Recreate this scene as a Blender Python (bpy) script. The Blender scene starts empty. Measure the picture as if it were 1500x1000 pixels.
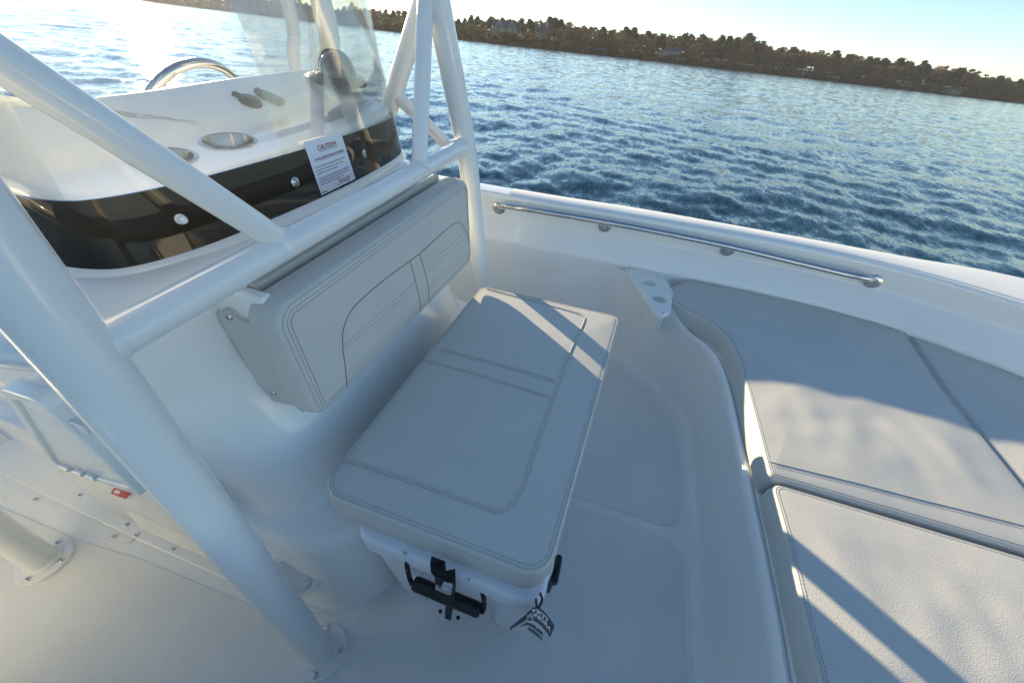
import bpy, bmesh, math, random
import numpy as np
from mathutils import Vector, Matrix, noise
from mathutils.bvhtree import BVHTree
from mathutils.geometry import tessellate_polygon
rnd = random.Random(7)
sc = bpy.context.scene
COL = sc.collection
# ------------------------------------------------------------------ frames
F = 541.0
def frame(h0, s, vpx):
    cr = lambda x, y: Vector((x-750, -(y-500), -F))
    up = cr(0, h0).cross(cr(1500, h0+1500*s)).normalized()
    if up.y < 0: up = -up
    Y = cr(vpx, h0+s*vpx).normalized()
    Y = (Y - up*Y.dot(up)).normalized()
    X = Y.cross(up)
    return Matrix((X, Y, up))
RB = frame(-38.6, .1022, 965.)          # camera axes -> boat axes
up_t = frame(-25., .1155, 965.)[2]      # true up in camera axes
up_b = RB @ up_t                        # true up in boat axes
# small heel of the boat: rotation boat -> world
ax = up_b.cross(Vector((0, 0, 1)))
HEEL = Matrix.Rotation(math.asin(min(1, ax.length)), 4, ax.normalized())
H3 = HEEL.to_3x3()
CAM = Vector((0, 0, 1.3))
def ray(x, y): return (RB @ Vector((x-750, -(y-500), -F))).normalized()
def U(x, y, z=None, X=None, Y=None):
    d = ray(x, y)
    if z is not None: t = (z-CAM.z)/d.z
    elif X is not None: t = (X-CAM.x)/d.x
    else: t = (Y-CAM.y)/d.y
    return CAM + d*t
def UP(x, y, p, n):
    d = ray(x, y); p = Vector(p); n = Vector(n)
    return CAM + d*((p-CAM).dot(n)/d.dot(n))
def uz(z, *pts): return [tuple(U(x, y, z=z)[:2]) for x, y in pts]
BOAT = []   # top-level boat things, heeled at the end
# ------------------------------------------------------------------ materials
def mat(name, col, rough=.5, metal=0, coat=0, bump=None, var=0, varscale=3, spec=.5, rvar=0, sheen=0):
    m = bpy.data.materials.new(name); m.use_nodes = True
    nt = m.node_tree; b = nt.nodes['Principled BSDF']
    b.inputs['Base Color'].default_value = (*col, 1)
    b.inputs['Roughness'].default_value = rough
    b.inputs['Metallic'].default_value = metal
    b.inputs['Coat Weight'].default_value = coat
    b.inputs['Coat Roughness'].default_value = .06
    b.inputs['Specular IOR Level'].default_value = spec
    tc = nt.nodes.new('ShaderNodeTexCoord')
    def nz(scale, detail=3, rough_=.5):
        n = nt.nodes.new('ShaderNodeTexNoise'); n.inputs['Scale'].default_value = scale
        n.inputs['Detail'].default_value = detail; n.inputs['Roughness'].default_value = rough_
        nt.links.new(tc.outputs['Object'], n.inputs['Vector']); return n
    if var:
        n = nz(varscale, 5, .6)
        r = nt.nodes.new('ShaderNodeValToRGB')
        r.color_ramp.elements[0].position = .3; r.color_ramp.elements[1].position = .7
        r.color_ramp.elements[0].color = (*[c*(1-var) for c in col], 1)
        r.color_ramp.elements[1].color = (*[min(1, c*(1+var*.6)) for c in col], 1)
        nt.links.new(n.outputs['Fac'], r.inputs['Fac']); nt.links.new(r.outputs['Color'], b.inputs['Base Color'])
    if rvar:
        n = nz(varscale*2.3, 6, .65)
        mp = nt.nodes.new('ShaderNodeMapRange'); mp.inputs['From Min'].default_value = .3; mp.inputs['From Max'].default_value = .7
        mp.inputs['To Min'].default_value = max(.02, rough-rvar); mp.inputs['To Max'].default_value = rough+rvar
        nt.links.new(n.outputs['Fac'], mp.inputs['Value']); nt.links.new(mp.outputs['Result'], b.inputs['Roughness'])
    prev = None
    for bb in (bump or []):
        kind, scale, strength, dist = bb
        if kind == 'noise': n = nz(scale, 3); out = n.outputs['Fac']
        elif kind == 'vor':
            n = nt.nodes.new('ShaderNodeTexVoronoi'); n.inputs['Scale'].default_value = scale
            n.feature = 'F1'
            nt.links.new(tc.outputs['Object'], n.inputs['Vector']); out = n.outputs['Distance']
        bp = nt.nodes.new('ShaderNodeBump'); bp.inputs['Strength'].default_value = strength
        bp.inputs['Distance'].default_value = dist
        nt.links.new(out, bp.inputs['Height'])
        if prev: nt.links.new(prev, bp.inputs['Normal'])
        prev = bp.outputs['Normal']
    if prev: nt.links.new(prev, b.inputs['Normal'])
    return m
M = {}
M['gel'] = mat('gelcoat', (.86, .862, .812), .26, coat=.5, var=.025, varscale=1.1)
M['gel'].node_tree.nodes['Principled BSDF'].inputs['Coat Roughness'].default_value = .07
M['skid'] = mat('nonskid_gelcoat', (.81, .813, .775), .6, bump=[('vor', 420, .55, .0012)], var=.05, varscale=5)
M['skidw'] = mat('white_nonskid', (.84, .85, .82), .6, bump=[('vor', 420, .6, .0012)], var=.03)
M['vinyl'] = mat('grey_vinyl', (.58, .57, .518), .5, bump=[('noise', 7, .22, .006), ('vor', 420, .30, .0009)], var=.04, varscale=6, spec=.35)
M['vinyls'] = mat('grey_vinyl_smooth', (.58, .57, .518), .46, bump=[('vor', 600, .2, .0006)], var=.04, varscale=6, spec=.35)
M['welt'] = mat('vinyl_welt', (.46, .455, .40), .42)
M['thread'] = mat('stitch_thread', (.24, .23, .20), .8)
M['thread2'] = mat('light_thread', (.6, .58, .52), .8)
M['tube'] = mat('white_powder_coat', (.81, .81, .777), .30, coat=.6, bump=[('noise', 160, .05, .001)])
M['steel'] = mat('stainless_steel', (.62, .60, .57), .16, metal=1, rvar=.06, varscale=12)
M['steeld'] = mat('brushed_steel', (.5, .49, .47), .3, metal=1, rvar=.1, varscale=20)
M['black'] = mat('black_plastic', (.012, .012, .013), .4)
M['web'] = mat('black_webbing', (.012, .012, .014), .8, bump=[('noise', 500, .4, .001)])
M['rope'] = mat('flecked_rope', (.012, .012, .014), .8)
_nt = M['rope'].node_tree; _v = _nt.nodes.new('ShaderNodeTexVoronoi'); _v.inputs['Scale'].default_value = 110; _m = _nt.nodes.new('ShaderNodeMath'); _m.operation = 'LESS_THAN'; _m.inputs[1].default_value = .16
_tc = _nt.nodes.new('ShaderNodeTexCoord'); _nt.links.new(_tc.outputs['Object'], _v.inputs['Vector']); _nt.links.new(_v.outputs['Distance'], _m.inputs[0]); _x = _nt.nodes.new('ShaderNodeMix'); _x.data_type = 'RGBA'
_x.inputs['A'].default_value = (.012, .012, .014, 1); _x.inputs['B'].default_value = (.7, .6, .5, 1); _nt.links.new(_m.outputs[0], _x.inputs['Factor']); _nt.links.new(_x.outputs['Result'], _nt.nodes['Principled BSDF'].inputs['Base Color'])
M['well'] = mat('brushed_cup_steel', (.42, .40, .37), .14, metal=1, bump=[('noise', 60, .25, .002)])
M['band'] = mat('black_acrylic', (.030, .019, .009), .04, coat=0, spec=.45)
M['cool'] = mat('cooler_plastic', (.80, .82, .84), .45, bump=[('noise', 300, .12, .001)])
M['smoke'] = mat('smoked_dome', (.05, .05, .045), .08, coat=1)
M['card'] = mat('white_card', (.82, .83, .86), .6)
M['maroon'] = mat('maroon_ink', (.25, .03, .05), .6)
M['red'] = mat('red_label', (.55, .02, .02), .5)
M['white'] = mat('white_nylon', (.82, .82, .80), .4)
M['dirtyplate'] = mat('clear_plate', (.62, .66, .70), .35)
def glass():
    m = bpy.data.materials.new('clear_acrylic'); m.use_nodes = True
    nt = m.node_tree; nt.nodes.clear(); N = nt.nodes.new; L = nt.links.new
    out = N('ShaderNodeOutputMaterial'); tr = N('ShaderNodeBsdfTransparent'); tr.inputs[0].default_value = (.96, .96, .95, 1)
    gl = N('ShaderNodeBsdfGlossy'); gl.inputs['Roughness'].default_value = .02
    fr = N('ShaderNodeFresnel'); fr.inputs['IOR'].default_value = 1.49
    geo = N('ShaderNodeNewGeometry')
    mx = N('ShaderNodeMixShader')
    cl = N('ShaderNodeMath'); cl.operation = 'MINIMUM'; cl.inputs[1].default_value = .5
    sc_f = N('ShaderNodeMath'); sc_f.operation = 'MULTIPLY'; sc_f.inputs[1].default_value = .42; L(fr.outputs[0], sc_f.inputs[0]); L(sc_f.outputs[0], cl.inputs[0]); L(cl.outputs[0], mx.inputs[0]); L(tr.outputs[0], mx.inputs[1]); L(gl.outputs[0], mx.inputs[2])
    df = N('ShaderNodeBsdfDiffuse'); df.inputs[0].default_value = (.8, .8, .78, 1)
    tl = N('ShaderNodeBsdfTranslucent'); tl.inputs[0].default_value = (.9, .88, .84, 1)
    m1 = N('ShaderNodeMixShader'); m1.inputs[0].default_value = .7
    L(df.outputs[0], m1.inputs[1]); L(tl.outputs[0], m1.inputs[2])
    tc = N('ShaderNodeTexCoord'); mp = N('ShaderNodeMapping'); mp.inputs['Scale'].default_value = (6, 6, 1.6)
    nz = N('ShaderNodeTexNoise'); nz.inputs['Scale'].default_value = 1.6; nz.inputs['Detail'].default_value = 8; nz.inputs['Roughness'].default_value = .7
    L(tc.outputs['Object'], mp.inputs[0]); L(mp.outputs[0], nz.inputs['Vector'])
    mr = N('ShaderNodeMapRange'); mr.inputs['From Min'].default_value = .35; mr.inputs['From Max'].default_value = .75
    mr.inputs['To Min'].default_value = .008; mr.inputs['To Max'].default_value = .038
    L(nz.outputs['Fac'], mr.inputs['Value'])
    m2 = N('ShaderNodeMixShader'); L(mr.outputs[0], m2.inputs[0]); L(mx.outputs[0], m2.inputs[1]); L(m1.outputs[0], m2.inputs[2])
    L(m2.outputs[0], out.inputs[0]); return m
M['glass'] = glass()
# ------------------------------------------------------------------ object helpers
def mk(name, V, Fc, m, parent=None, smooth=True, loc=None, sharp=None):
    me = bpy.data.meshes.new(name)
    off = Vector(loc) if loc is not None else (Vector(parent['_b']) if parent is not None and '_b' in parent.keys() else Vector((0, 0, 0)))
    me.from_pydata([tuple(Vector(v)-off) for v in V], [], Fc); me.update()
    bm = bmesh.new(); bm.from_mesh(me); bmesh.ops.recalc_face_normals(bm, faces=bm.faces); bm.to_mesh(me); bm.free()
    if smooth:
        me.polygons.foreach_set('use_smooth', [True]*len(me.polygons))
        me.set_sharp_from_angle(angle=math.radians(sharp or 40))
    o = bpy.data.objects.new(name, me); COL.objects.link(o)
    if m is not None: me.materials.append(m)
    if parent is not None: o.parent = parent; o['_b'] = tuple(off)
    else: o.location = off
    return o
def sub(parent, name, V, Fc, m, **k):
    return mk(name, V, Fc, m, parent=parent, **k)
def tag(o, label=None, cat=None, group=None, kind=None):
    if label: o['label'] = label
    if cat: o['category'] = cat
    if group: o['group'] = group
    if kind: o['kind'] = kind
    return o
def thing(name, label, cat, base=(0, 0, 0), group=None, boat=True):
    o = bpy.data.objects.new(name, None); COL.objects.link(o); o.empty_display_size = .05
    o.location = base; o['_b'] = tuple(base); tag(o, label, cat, group)
    if boat: BOAT.append(o)
    return o
def single(name, label, cat, V, Fc, m, base=None, group=None, **k):
    if base is None: base = (sum(v[0] for v in V)/len(V), sum(v[1] for v in V)/len(V), min(v[2] for v in V))
    o = mk(name, V, Fc, m, loc=base, **k); o['_b'] = tuple(base); tag(o, label, cat, group); BOAT.append(o); return o
class G:
    """collects geometry for one mesh"""
    def __init__(s): s.V = []; s.F = []
    def add(s, V, Fc):
        n = len(s.V); s.V += [tuple(v) for v in V]; s.F += [[i+n for i in f] for f in Fc]; return s
    def __iter__(s): return iter((s.V, s.F))
def cat_mull(P, n=6, closed=False):
    P = [Vector(p) for p in P]; out = []; N = len(P)
    rng = range(N) if closed else range(N-1)
    for i in rng:
        p1, p2 = P[i], P[(i+1) % N]
        p0 = P[(i-1) % N] if closed or i > 0 else p1*2-p2
        p3 = P[(i+2) % N] if closed or i+2 < N else p2*2-p1
        for k in range(n):
            t = k/n
            out.append(.5*((2*p1)+(p2-p0)*t+(2*p0-5*p1+4*p2-p3)*t*t+(3*p1-p0-3*p2+p3)*t**3))
    if not closed: out.append(P[-1])
    return out
def tube(P, r, n=16, caps=True, closed=False):
    P = [Vector(p) for p in P]; N = len(P); V = []; Fc = []
    rr = r if isinstance(r, (list, tuple)) else [r]*N
    T = []
    for i in range(N):
        a = P[(i-1) % N] if closed or i > 0 else P[i]; b = P[(i+1) % N] if closed or i < N-1 else P[i]
        T.append((b-a).normalized())
    u = T[0].orthogonal().normalized()
    for i in range(N):
        u = (u-T[i]*u.dot(T[i])).normalized(); w = T[i].cross(u)
        for k in range(n):
            a = 2*math.pi*k/n; V.append(P[i]+(u*math.cos(a)+w*math.sin(a))*rr[i])
    for i in range(N if closed else N-1):
        j = (i+1) % N
        for k in range(n): Fc.append([i*n+k, i*n+(k+1) % n, j*n+(k+1) % n, j*n+k])
    if caps and not closed: Fc += [list(range(n))[::-1], [(N-1)*n+k for k in range(n)]]
    return V, Fc
def rpoly(pts, r, seg=6):
    """rounded polygon (2D) ; r scalar or list"""
    P = [Vector((p[0], p[1])) for p in pts]; N = len(P); out = []
    rr = r if isinstance(r, (list, tuple)) else [r]*N
    for i in range(N):
        a, b, c = P[i-1], P[i], P[(i+1) % N]
        u = (a-b); v = (c-b); lu, lv = u.length, v.length; u /= lu; v /= lv
        ang = math.acos(max(-1, min(1, u.dot(v))))
        if rr[i] <= 1e-5 or abs(ang-math.pi) < .02: out.append(b); continue
        d = min(rr[i]/math.tan(ang/2), lu*.48, lv*.48); R = d*math.tan(ang/2)
        p, q = b+u*d, b+v*d; cen = b+(u+v).normalized()*(R/math.sin(ang/2))
        a0 = math.atan2((p-cen).y, (p-cen).x); a1 = math.atan2((q-cen).y, (q-cen).x); da = (a1-a0+math.pi) % (2*math.pi)-math.pi
        for k in range(seg+1):
            t = a0+da*k/seg; out.append(cen+Vector((math.cos(t), math.sin(t)))*R)
    return out
def dense(P, step):
    out = []
    for i in range(len(P)):
        a, b = P[i], P[(i+1) % len(P)]; n = max(1, int((b-a).length/step))
        out += [a+(b-a)*(k/n) for k in range(n)]
    return out
def inset(P, d):
    N = len(P); area = sum(P[i].x*P[(i+1) % N].y-P[(i+1) % N].x*P[i].y for i in range(N))
    sg = 1 if area > 0 else -1; out = []
    for i in range(N):
        t = (P[(i+1) % N]-P[i-1]).normalized(); n = Vector((-t.y, t.x))*sg; out.append(P[i]+n*d)
    return out
def slab(outline, z0, z1, bev=.012, puff=0, dens=.03, zf=None, botbev=None, rings=10, wob=0, seg=4, edge=.0):
    """padded slab from a plan outline; returns V,F"""
    P = dense([Vector(p) for p in outline], dens); N = len(P); V = []; Fc = []
    zf = zf or (lambda x, y: 0); bb = bev*.6 if botbev is None else botbev
    lev = []
    for k in range(seg+1):
        a = math.pi/2*k/seg; lev.append((bb*(1-math.sin(a)), z0+bb*(1-math.cos(a))))
    for k in range(1, 3): lev.append((-edge*math.sin(math.pi*k/3), z0+bb+(z1-bev-z0-bb)*k/3))
    for k in range(seg+1):
        a = math.pi/2*k/seg; lev.append((bev*(1-math.cos(a)), z1-bev+bev*math.sin(a)))
    last = None
    for d, z in lev:
        Q = inset(P, d) if abs(d) > 1e-6 else P; V += [(q.x, q.y, z+zf(q.x, q.y)) for q in Q]; last = Q
    c = Vector((sum(p.x for p in last)/N, sum(p.y for p in last)/N))
    nr = len(lev)
    for k in range(1, rings):
        t = k/rings; pf = puff*(1-(1-t)**3)
        for q in last:
            p = q.lerp(c, t); w = wob*(noise.noise((p.x*5.5, p.y*5.5, 1.7))+.5*noise.noise((p.x*13, p.y*13, 4)))*min(1, t*3) if wob else 0
            V.append((p.x, p.y, z1+pf+w+zf(p.x, p.y)))
        nr += 1
    w = wob*noise.noise((c.x*5.5, c.y*5.5, 1.7)) if wob else 0
    V.append((c.x, c.y, z1+puff+w+zf(c.x, c.y)))
    for i in range(nr-1):
        for k in range(N): Fc.append([i*N+k, i*N+(k+1) % N, (i+1)*N+(k+1) % N, (i+1)*N+k])
    top = (nr-1)*N
    for k in range(N): Fc.append([top+k, top+(k+1) % N, len(V)-1])
    Fc.append(list(range(N))[::-1])
    return V, Fc
def curveplate(outlines, thick, bev=0.0):
    """flat plate (with holes) from 2D outlines, in local xy, z 0..thick -> V,F"""
    cu = bpy.data.curves.new('tmp', 'CURVE'); cu.dimensions = '2D'; cu.fill_mode = 'BOTH'
    cu.extrude = thick/2; cu.bevel_depth = bev; cu.bevel_resolution = 2
    for ol in outlines:
        sp = cu.splines.new('POLY'); sp.points.add(len(ol)-1)
        for p, q in zip(sp.points, ol): p.co = (q[0], q[1], 0, 1)
        sp.use_cyclic_u = True
    o = bpy.data.objects.new('tmp', cu); COL.objects.link(o)
    bpy.context.view_layer.update()
    me = o.evaluated_get(bpy.context.evaluated_depsgraph_get()).to_mesh()
    V = [Vector((v.co.x, v.co.y, v.co.z+thick/2)) for v in me.vertices]; Fc = [list(p.vertices) for p in me.polygons]
    bpy.data.objects.remove(o); bpy.data.curves.remove(cu)
    return V, Fc
def textmesh(txt, size=1.0, bold=0, space=1.0, extr=0):
    cu = bpy.data.curves.new('tmp', 'FONT'); cu.body = txt; cu.size = size; cu.align_x = 'LEFT'; cu.offset = bold
    cu.space_character = space; cu.resolution_u = 3
    o = bpy.data.objects.new('tmp', cu); COL.objects.link(o); bpy.context.view_layer.update()
    me = o.evaluated_get(bpy.context.evaluated_depsgraph_get()).to_mesh()
    V = [v.co.copy() for v in me.vertices]; Fc = [list(p.vertices) for p in me.polygons]
    bpy.data.objects.remove(o); bpy.data.curves.remove(cu)
    return V, Fc
def circ(cx, cy, r, n=32, ry=None): return [(cx+r*math.cos(2*math.pi*k/n), cy+(ry or r)*math.sin(2*math.pi*k/n)) for k in range(n)]
def basis(n, xh=None):
    n = Vector(n).normalized(); x = Vector(xh) if xh else n.orthogonal(); x = (x-n*x.dot(n)).normalized(); y = n.cross(x)
    return Matrix((x, y, n)).transposed()
def place(VF, loc, R=None, s=1):
    V, Fc = VF; return [Vector(loc)+((R @ (Vector(v)*s)) if R else Vector(v)*s) for v in V], Fc
def lathe(prof, n=28, sq=None):
    V = []; Fc = []
    for r, z in prof:
        for k in range(n):
            a = 2*math.pi*k/n; V.append((r*math.cos(a), r*math.sin(a), z))
    for i in range(len(prof)-1):
        for k in range(n): Fc.append([i*n+k, i*n+(k+1) % n, (i+1)*n+(k+1) % n, (i+1)*n+k])
    Fc.append(list(range(n))[::-1]); Fc.append([(len(prof)-1)*n+k for k in range(n)])
    return V, Fc
def box(x0, x1, y0, y1, z0, z1, b=.003):
    return slab(rpoly([(x0, y0), (x1, y0), (x1, y1), (x0, y1)], b*1.5, 3), z0, z1, bev=b, dens=10, rings=2, seg=2)
def screw(parent, p, n, r=.005, name='screw'):
    """pan-head screw with a cross recess"""
    g = G(); R = basis(n)
    g.add(*place(lathe([(r*1.25, 0), (r*1.25, r*.15), (r, r*.3), (r*.85, r*.55), (r*.5, r*.62), (r*.45, r*.3), (.0001, r*.3)], 14), p, R))
    return sub(parent, name, g.V, g.F, M['steel'])
def bvh(VF): return BVHTree.FromPolygons([tuple(v) for v in VF[0]], VF[1])
def onto(tree, px, lift=.001):
    """pixel path of the photograph -> points on a real surface"""
    out = []
    for x, y in px:
        h, n, i, d = tree.ray_cast(CAM, ray(x, y))
        if h is not None:
            if n.dot(ray(x, y)) > 0: n = -n
            out.append((h+n*lift, n))
    return out
def pxs(P, n=5, closed=False): return [(p.x, p.y) for p in cat_mull([(a, b, 0) for a, b in P], n, closed)]
def pxline(P, step=6):
    out = []
    for a, b in zip(P[:-1], P[1:]):
        k = max(1, int(math.hypot(b[0]-a[0], b[1]-a[1])/step)); out += [(a[0]+(b[0]-a[0])*i/k, a[1]+(b[1]-a[1])*i/k) for i in range(k)]
    return out+[P[-1]]
def seam(parent, tree, paths, r=.0018, m='welt', name='seam'):
    for P in paths:
        q = [h for h, n in onto(tree, P, r*.1)]
        if len(q) > 1: sub(parent, name, *tube(q, r, 6), M[m])
def stitches(parent, tree, paths, side=0.0, ln=.0035, gap=.0035, r=.0007, m='thread'):
    for P in paths:
        g = G(); q = onto(tree, P, .0003)
        if len(q) < 2: continue
        pts = [h for h, n in q]; nr = [n for h, n in q]
        acc = 0
        for i in range(len(pts)-1):
            a, b = pts[i], pts[i+1]; L = (b-a).length
            if L < 1e-5 or L > .2: continue
            t = (b-a)/L; s = t.cross(nr[i])*side
            d = -acc
            while d < L:
                if d >= 0:
                    p = a+t*d+s; g.add(*tube([p, p+t*min(ln, L)], r, 4, caps=False))
                d += ln+gap
            acc = L-(d-(ln+gap)); acc = max(0, min(acc, ln+gap))
            acc = (ln+gap)-(d-L)
        if g.V: sub(parent, 'stitching', g.V, g.F, M[m], smooth=False)
CY = .73
def interp(x, T):
    if x <= T[0][0]: return T[0][1]
    for (a, b), (c, d) in zip(T[:-1], T[1:]):
        if x <= c: return b+(d-b)*(x-a)/(c-a)
    return T[-1][1]
# ================================================================== BOAT HULL
hull = thing('boat_hull', 'white fibreglass boat hull with high side, gunwale and non-skid deck floating on the lake', 'boat', (0, CY, -.45))
YL = cat_mull([(-3.4, 1.66, 0), (-2, 1.70, 0), (-.5, 1.715, 0), (.1, 1.742, 0), (.66, 1.762, 0), (1.1, 1.727, 0), (1.49, 1.603, 0), (2.1, 1.28, 0), (2.7, .98, 0), (3.2, .73, 0)], 10)
YO = cat_mull([(-3.4, 1.76, 0), (-2, 1.82, 0), (-.5, 1.85, 0), (.1, 1.893, 0), (.68, 1.90, 0), (1.2, 1.899, 0), (1.66, 1.89, 0), (2.4, 1.66, 0), (3.1, 1.2, 0), (3.6, .73, 0)], 10)
def sweep_rows(rows):
    """rows: list of equal-length point lists -> grid V,F"""
    n = len(rows[0]); V = [p for r in rows for p in r]
    Fc = [[i*n+k, i*n+k+1, (i+1)*n+k+1, (i+1)*n+k] for i in range(len(rows)-1) for k in range(n-1)]
    return V, Fc
def sub2(parent, name, VF, m, **k):
    V, Fc = VF; V2 = [(v[0], 2*CY-v[1]-(.10*(1-max(0, v[2])/.38) if v[2] < .38 and v[1] > 1.3 and name == 'cockpit_wall' and v[0] < .2 else 0), v[2]) for v in V]
    return sub(parent, name, V, Fc, m, **k), sub(parent, name, V2, [f[::-1] for f in Fc], m, **k)
def mixrow(t, z, dy=0): return [(a.x+(b.x-a.x)*t, a.y+(b.y-a.y)*t+dy, z) for a, b in zip(YL, YO)]
def inrow(dy, z): # offset inward from lip
    P = [Vector((p.x, p.y)) for p in YL]; out = []
    for i in range(len(P)):
        t = (P[min(i+1, len(P)-1)]-P[max(i-1, 0)]).normalized(); n = Vector((t.y, -t.x)); q = P[i]+n*dy; out.append((q.x, q.y, z))
    return out
def outrow(dy, z):
    P = [Vector((p.x, p.y)) for p in YO]; out = []
    for i in range(len(P)):
        t = (P[min(i+1, len(P)-1)]-P[max(i-1, 0)]).normalized(); n = Vector((-t.y, t.x)); q = P[i]+n*dy; out.append((q.x, q.y, z))
    return out
cap = sweep_rows([inrow(-.006, .60), inrow(.004, .662), inrow(.006, .672), inrow(.004, .681), inrow(-.002, .687), inrow(-.012, .689), inrow(-.019, .6895),
                  outrow(-.044, .690), outrow(-.040, .6895), outrow(-.010, .681), outrow(-.003, .676), outrow(.001, .667), outrow(.002, .655), outrow(.004, .63)])
sub2(hull, 'gunwale', cap, M['gel'])
# non-skid strips on the gunwale, with a joint
def strip(x0, x1):
    rows = []
    A = [p for p in zip(inrow(-.019, .6925), outrow(-.044, .693)) if x0 <= p[0][0] <= x1]
    a = [Vector(p[0]) for p in A]; b = [Vector(p[1]) for p in A]
    return sweep_rows([[p+Vector((0, 0, -.003)) for p in a], a, [p.lerp(q, .03)+Vector((0, 0, .0012)) for p, q in zip(a, b)], [p.lerp(q, .97)+Vector((0, 0, .0012)) for p, q in zip(a, b)], b, [p+Vector((0, 0, -.003)) for p in b]])
sub2(hull, 'gunwale_grip_strip', strip(-.56, 3.0), M['skidw'])
sub2(hull, 'gunwale_grip_strip', strip(-3.2, -.63), M['skidw'])
# inner liner : facets below the lip
lin = sweep_rows([inrow(.006, .672), inrow(.0, .64), inrow(-.004, .590), inrow(-.002, .578), inrow(.008, .569), inrow(.040, .486), inrow(.046, .474), inrow(.046, .462), inrow(.047, .365)])
sub2(hull, 'liner', lin, M['gel'], sharp=60)
side = sweep_rows([outrow(.004, .63), outrow(.018, .625), outrow(.02, .60), outrow(.004, .59), outrow(-.03, .2), outrow(-.12, -.3), outrow(-.4, -.6), [(p.x, CY, -.95) for p in YO]])
sub2(hull, 'hull_side', side, M['gel'])
tr = [(-3.4, y, z) for y, z in [(1.76, .63), (1.7, -.3), (1.4, -.6), (CY, -.95)]]
ring = [(-3.4, 1.76, .63)]+[(-3.4, 1.70, -.3), (-3.4, 1.36, -.6), (-3.4, CY, -.95), (-3.4, 2*CY-1.36, -.6), (-3.4, 2*CY-1.70, -.3), (-3.4, 2*CY-1.76, .63)]
sub(hull, 'transom', ring, [list(range(len(ring)))], M['gel'])
# lower wall of the cockpit and bow platform (port), z 0..0.365
wb = [(-3.4, 1.60), (-1.5, 1.63), (-.6, 1.635), (-.1, 1.635), (.10, 1.625), (.22, 1.59), (.32, 1.515), (.42, 1.425), (.505, 1.34), (.548, 1.23), (.562, 1.08), (.566, .90), (.566, .75), (.566, .73)]
wt = [(-3.4, 1.612), (-1.5, 1.658), (-.6, 1.666), (-.25, 1.680), (.02, 1.691), (.12, 1.655), (.26, 1.53), (.38, 1.435), (.475, 1.36), (.525, 1.26), (.542, 1.10), (.545, .92), (.545, .76), (.545, .73)]
wb = cat_mull([(*p, 0) for p in wb], 6); wt = cat_mull([(*p, 0) for p in wt], 6)
def wrow(t, z, dn=0):
    P = [a.lerp(b, t) for a, b in zip(wb, wt)]; out = []
    for i in range(len(P)):
        tt = (P[min(i+1, len(P)-1)]-P[max(i-1, 0)]).normalized(); n = Vector((-tt.y, tt.x, 0)) # towards the outside of cockpit
        e = dn if (z < .34 or P[i].x > .2) else 0
        q = P[i]-n*e; x_ = P[i].x; hh = min(1, max(0, (x_+.30)/.3))*min(1, max(0, (.45-x_)/.16)); hh = hh*hh*(3-2*hh)
        zz = z+max(0, (z-.06)/.306)*.084*hh
        out.append((q.x, q.y-(.004*hh if x_ < .05 else 0), zz))
    return out
wl = sweep_rows([wrow(0, -.004, .055), wrow(0, .004, .03), wrow(0, .014, .012), wrow(0.05, .035, .002), wrow(.1, .06), wrow(.5, .20), wrow(.9, .33), wrow(1, .352, .002), wrow(1, .366, -.002), wrow(1, .372, -.010)])
sub2(hull, 'cockpit_wall', wl, M['gel'], sharp=60)
# bow platform top with groove and raised lip
Pl = [Vector((p[0], p[1])) for p in wt if p[0] > .13]
def plrow(d, z):
    out = []
    for i in range(len(Pl)):
        tt = (Pl[min(i+1, len(Pl)-1)]-Pl[max(i-1, 0)]).normalized(); n = Vector((-tt.y, tt.x)); q = Pl[i]+n*d; out.append((q.x, q.y, z))
    out[-1] = (out[-1][0], CY, z); return out
pt = sweep_rows([plrow(.010, .372), plrow(.016, .372), plrow(.0175, .362), plrow(.021, .362), plrow(.023, .376), plrow(.03, .380), plrow(.040, .380), plrow(.046, .374)])
sub2(hull, 'platform_edge', pt, M['gel'], sharp=50)
o1 = plrow(.044, .3735); poly = [Vector(p) for p in o1]+[Vector((x, CY, .3735)) for x in (1, 2, 3)]+[Vector((p[0], p[1], .3735)) for p in inrow(.03, .37)[::-1] if p[0] > .1]
tri = tessellate_polygon([poly])
sub2(hull, 'bow_platform', ([tuple(p) for p in poly], [list(t) for t in tri]), M['gel'], smooth=False)
# shelf filling behind the tray, wall top to liner
q_ = wrow(1, .366, 0); q_ = [p for p in q_ if -.1 < p[0] < .46]
sub2(hull, 'liner_shelf', sweep_rows([[(p[0], p[1], p[2]-.003) for p in q_], [(p[0], interp(p[0], [(q[0], q[1]) for q in inrow(.03, 0)])+.02, p[2]-.004) for p in q_]]), M['gel'])
# deck
dk = [Vector((-3.4, 2*CY-1.76, 0)), Vector((.6, 2*CY-1.76, 0)), Vector((.6, 1.70, 0)), Vector((-3.4, 1.70, 0))]
sub(hull, 'deck', [tuple(p) for p in dk], [[0, 1, 2, 3]], M['gel'], smooth=False)
def panel(pts, r, z=.0035, m='skid', name='non_skid_panel', parent=None, bev=.003, z0=-.002):
    O = rpoly(pts, r, 6); N = len(O); I1 = inset(O, bev*.3); I2 = inset(O, bev)
    V = [(p.x, p.y, z0) for p in O]+[(p.x, p.y, z-bev*.6) for p in O]+[(p.x, p.y, z-bev*.15) for p in I1]+[(p.x, p.y, z) for p in I2]
    Fc = [[i*N+k, i*N+(k+1) % N, (i+1)*N+(k+1) % N, (i+1)*N+k] for i in range(3) for k in range(N)]+[[3*N+i for i in t] for t in tessellate_polygon([[Vector((p.x, p.y, 0)) for p in I2]])]
    return sub(parent or hull, name, V, Fc, M[m])
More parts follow.
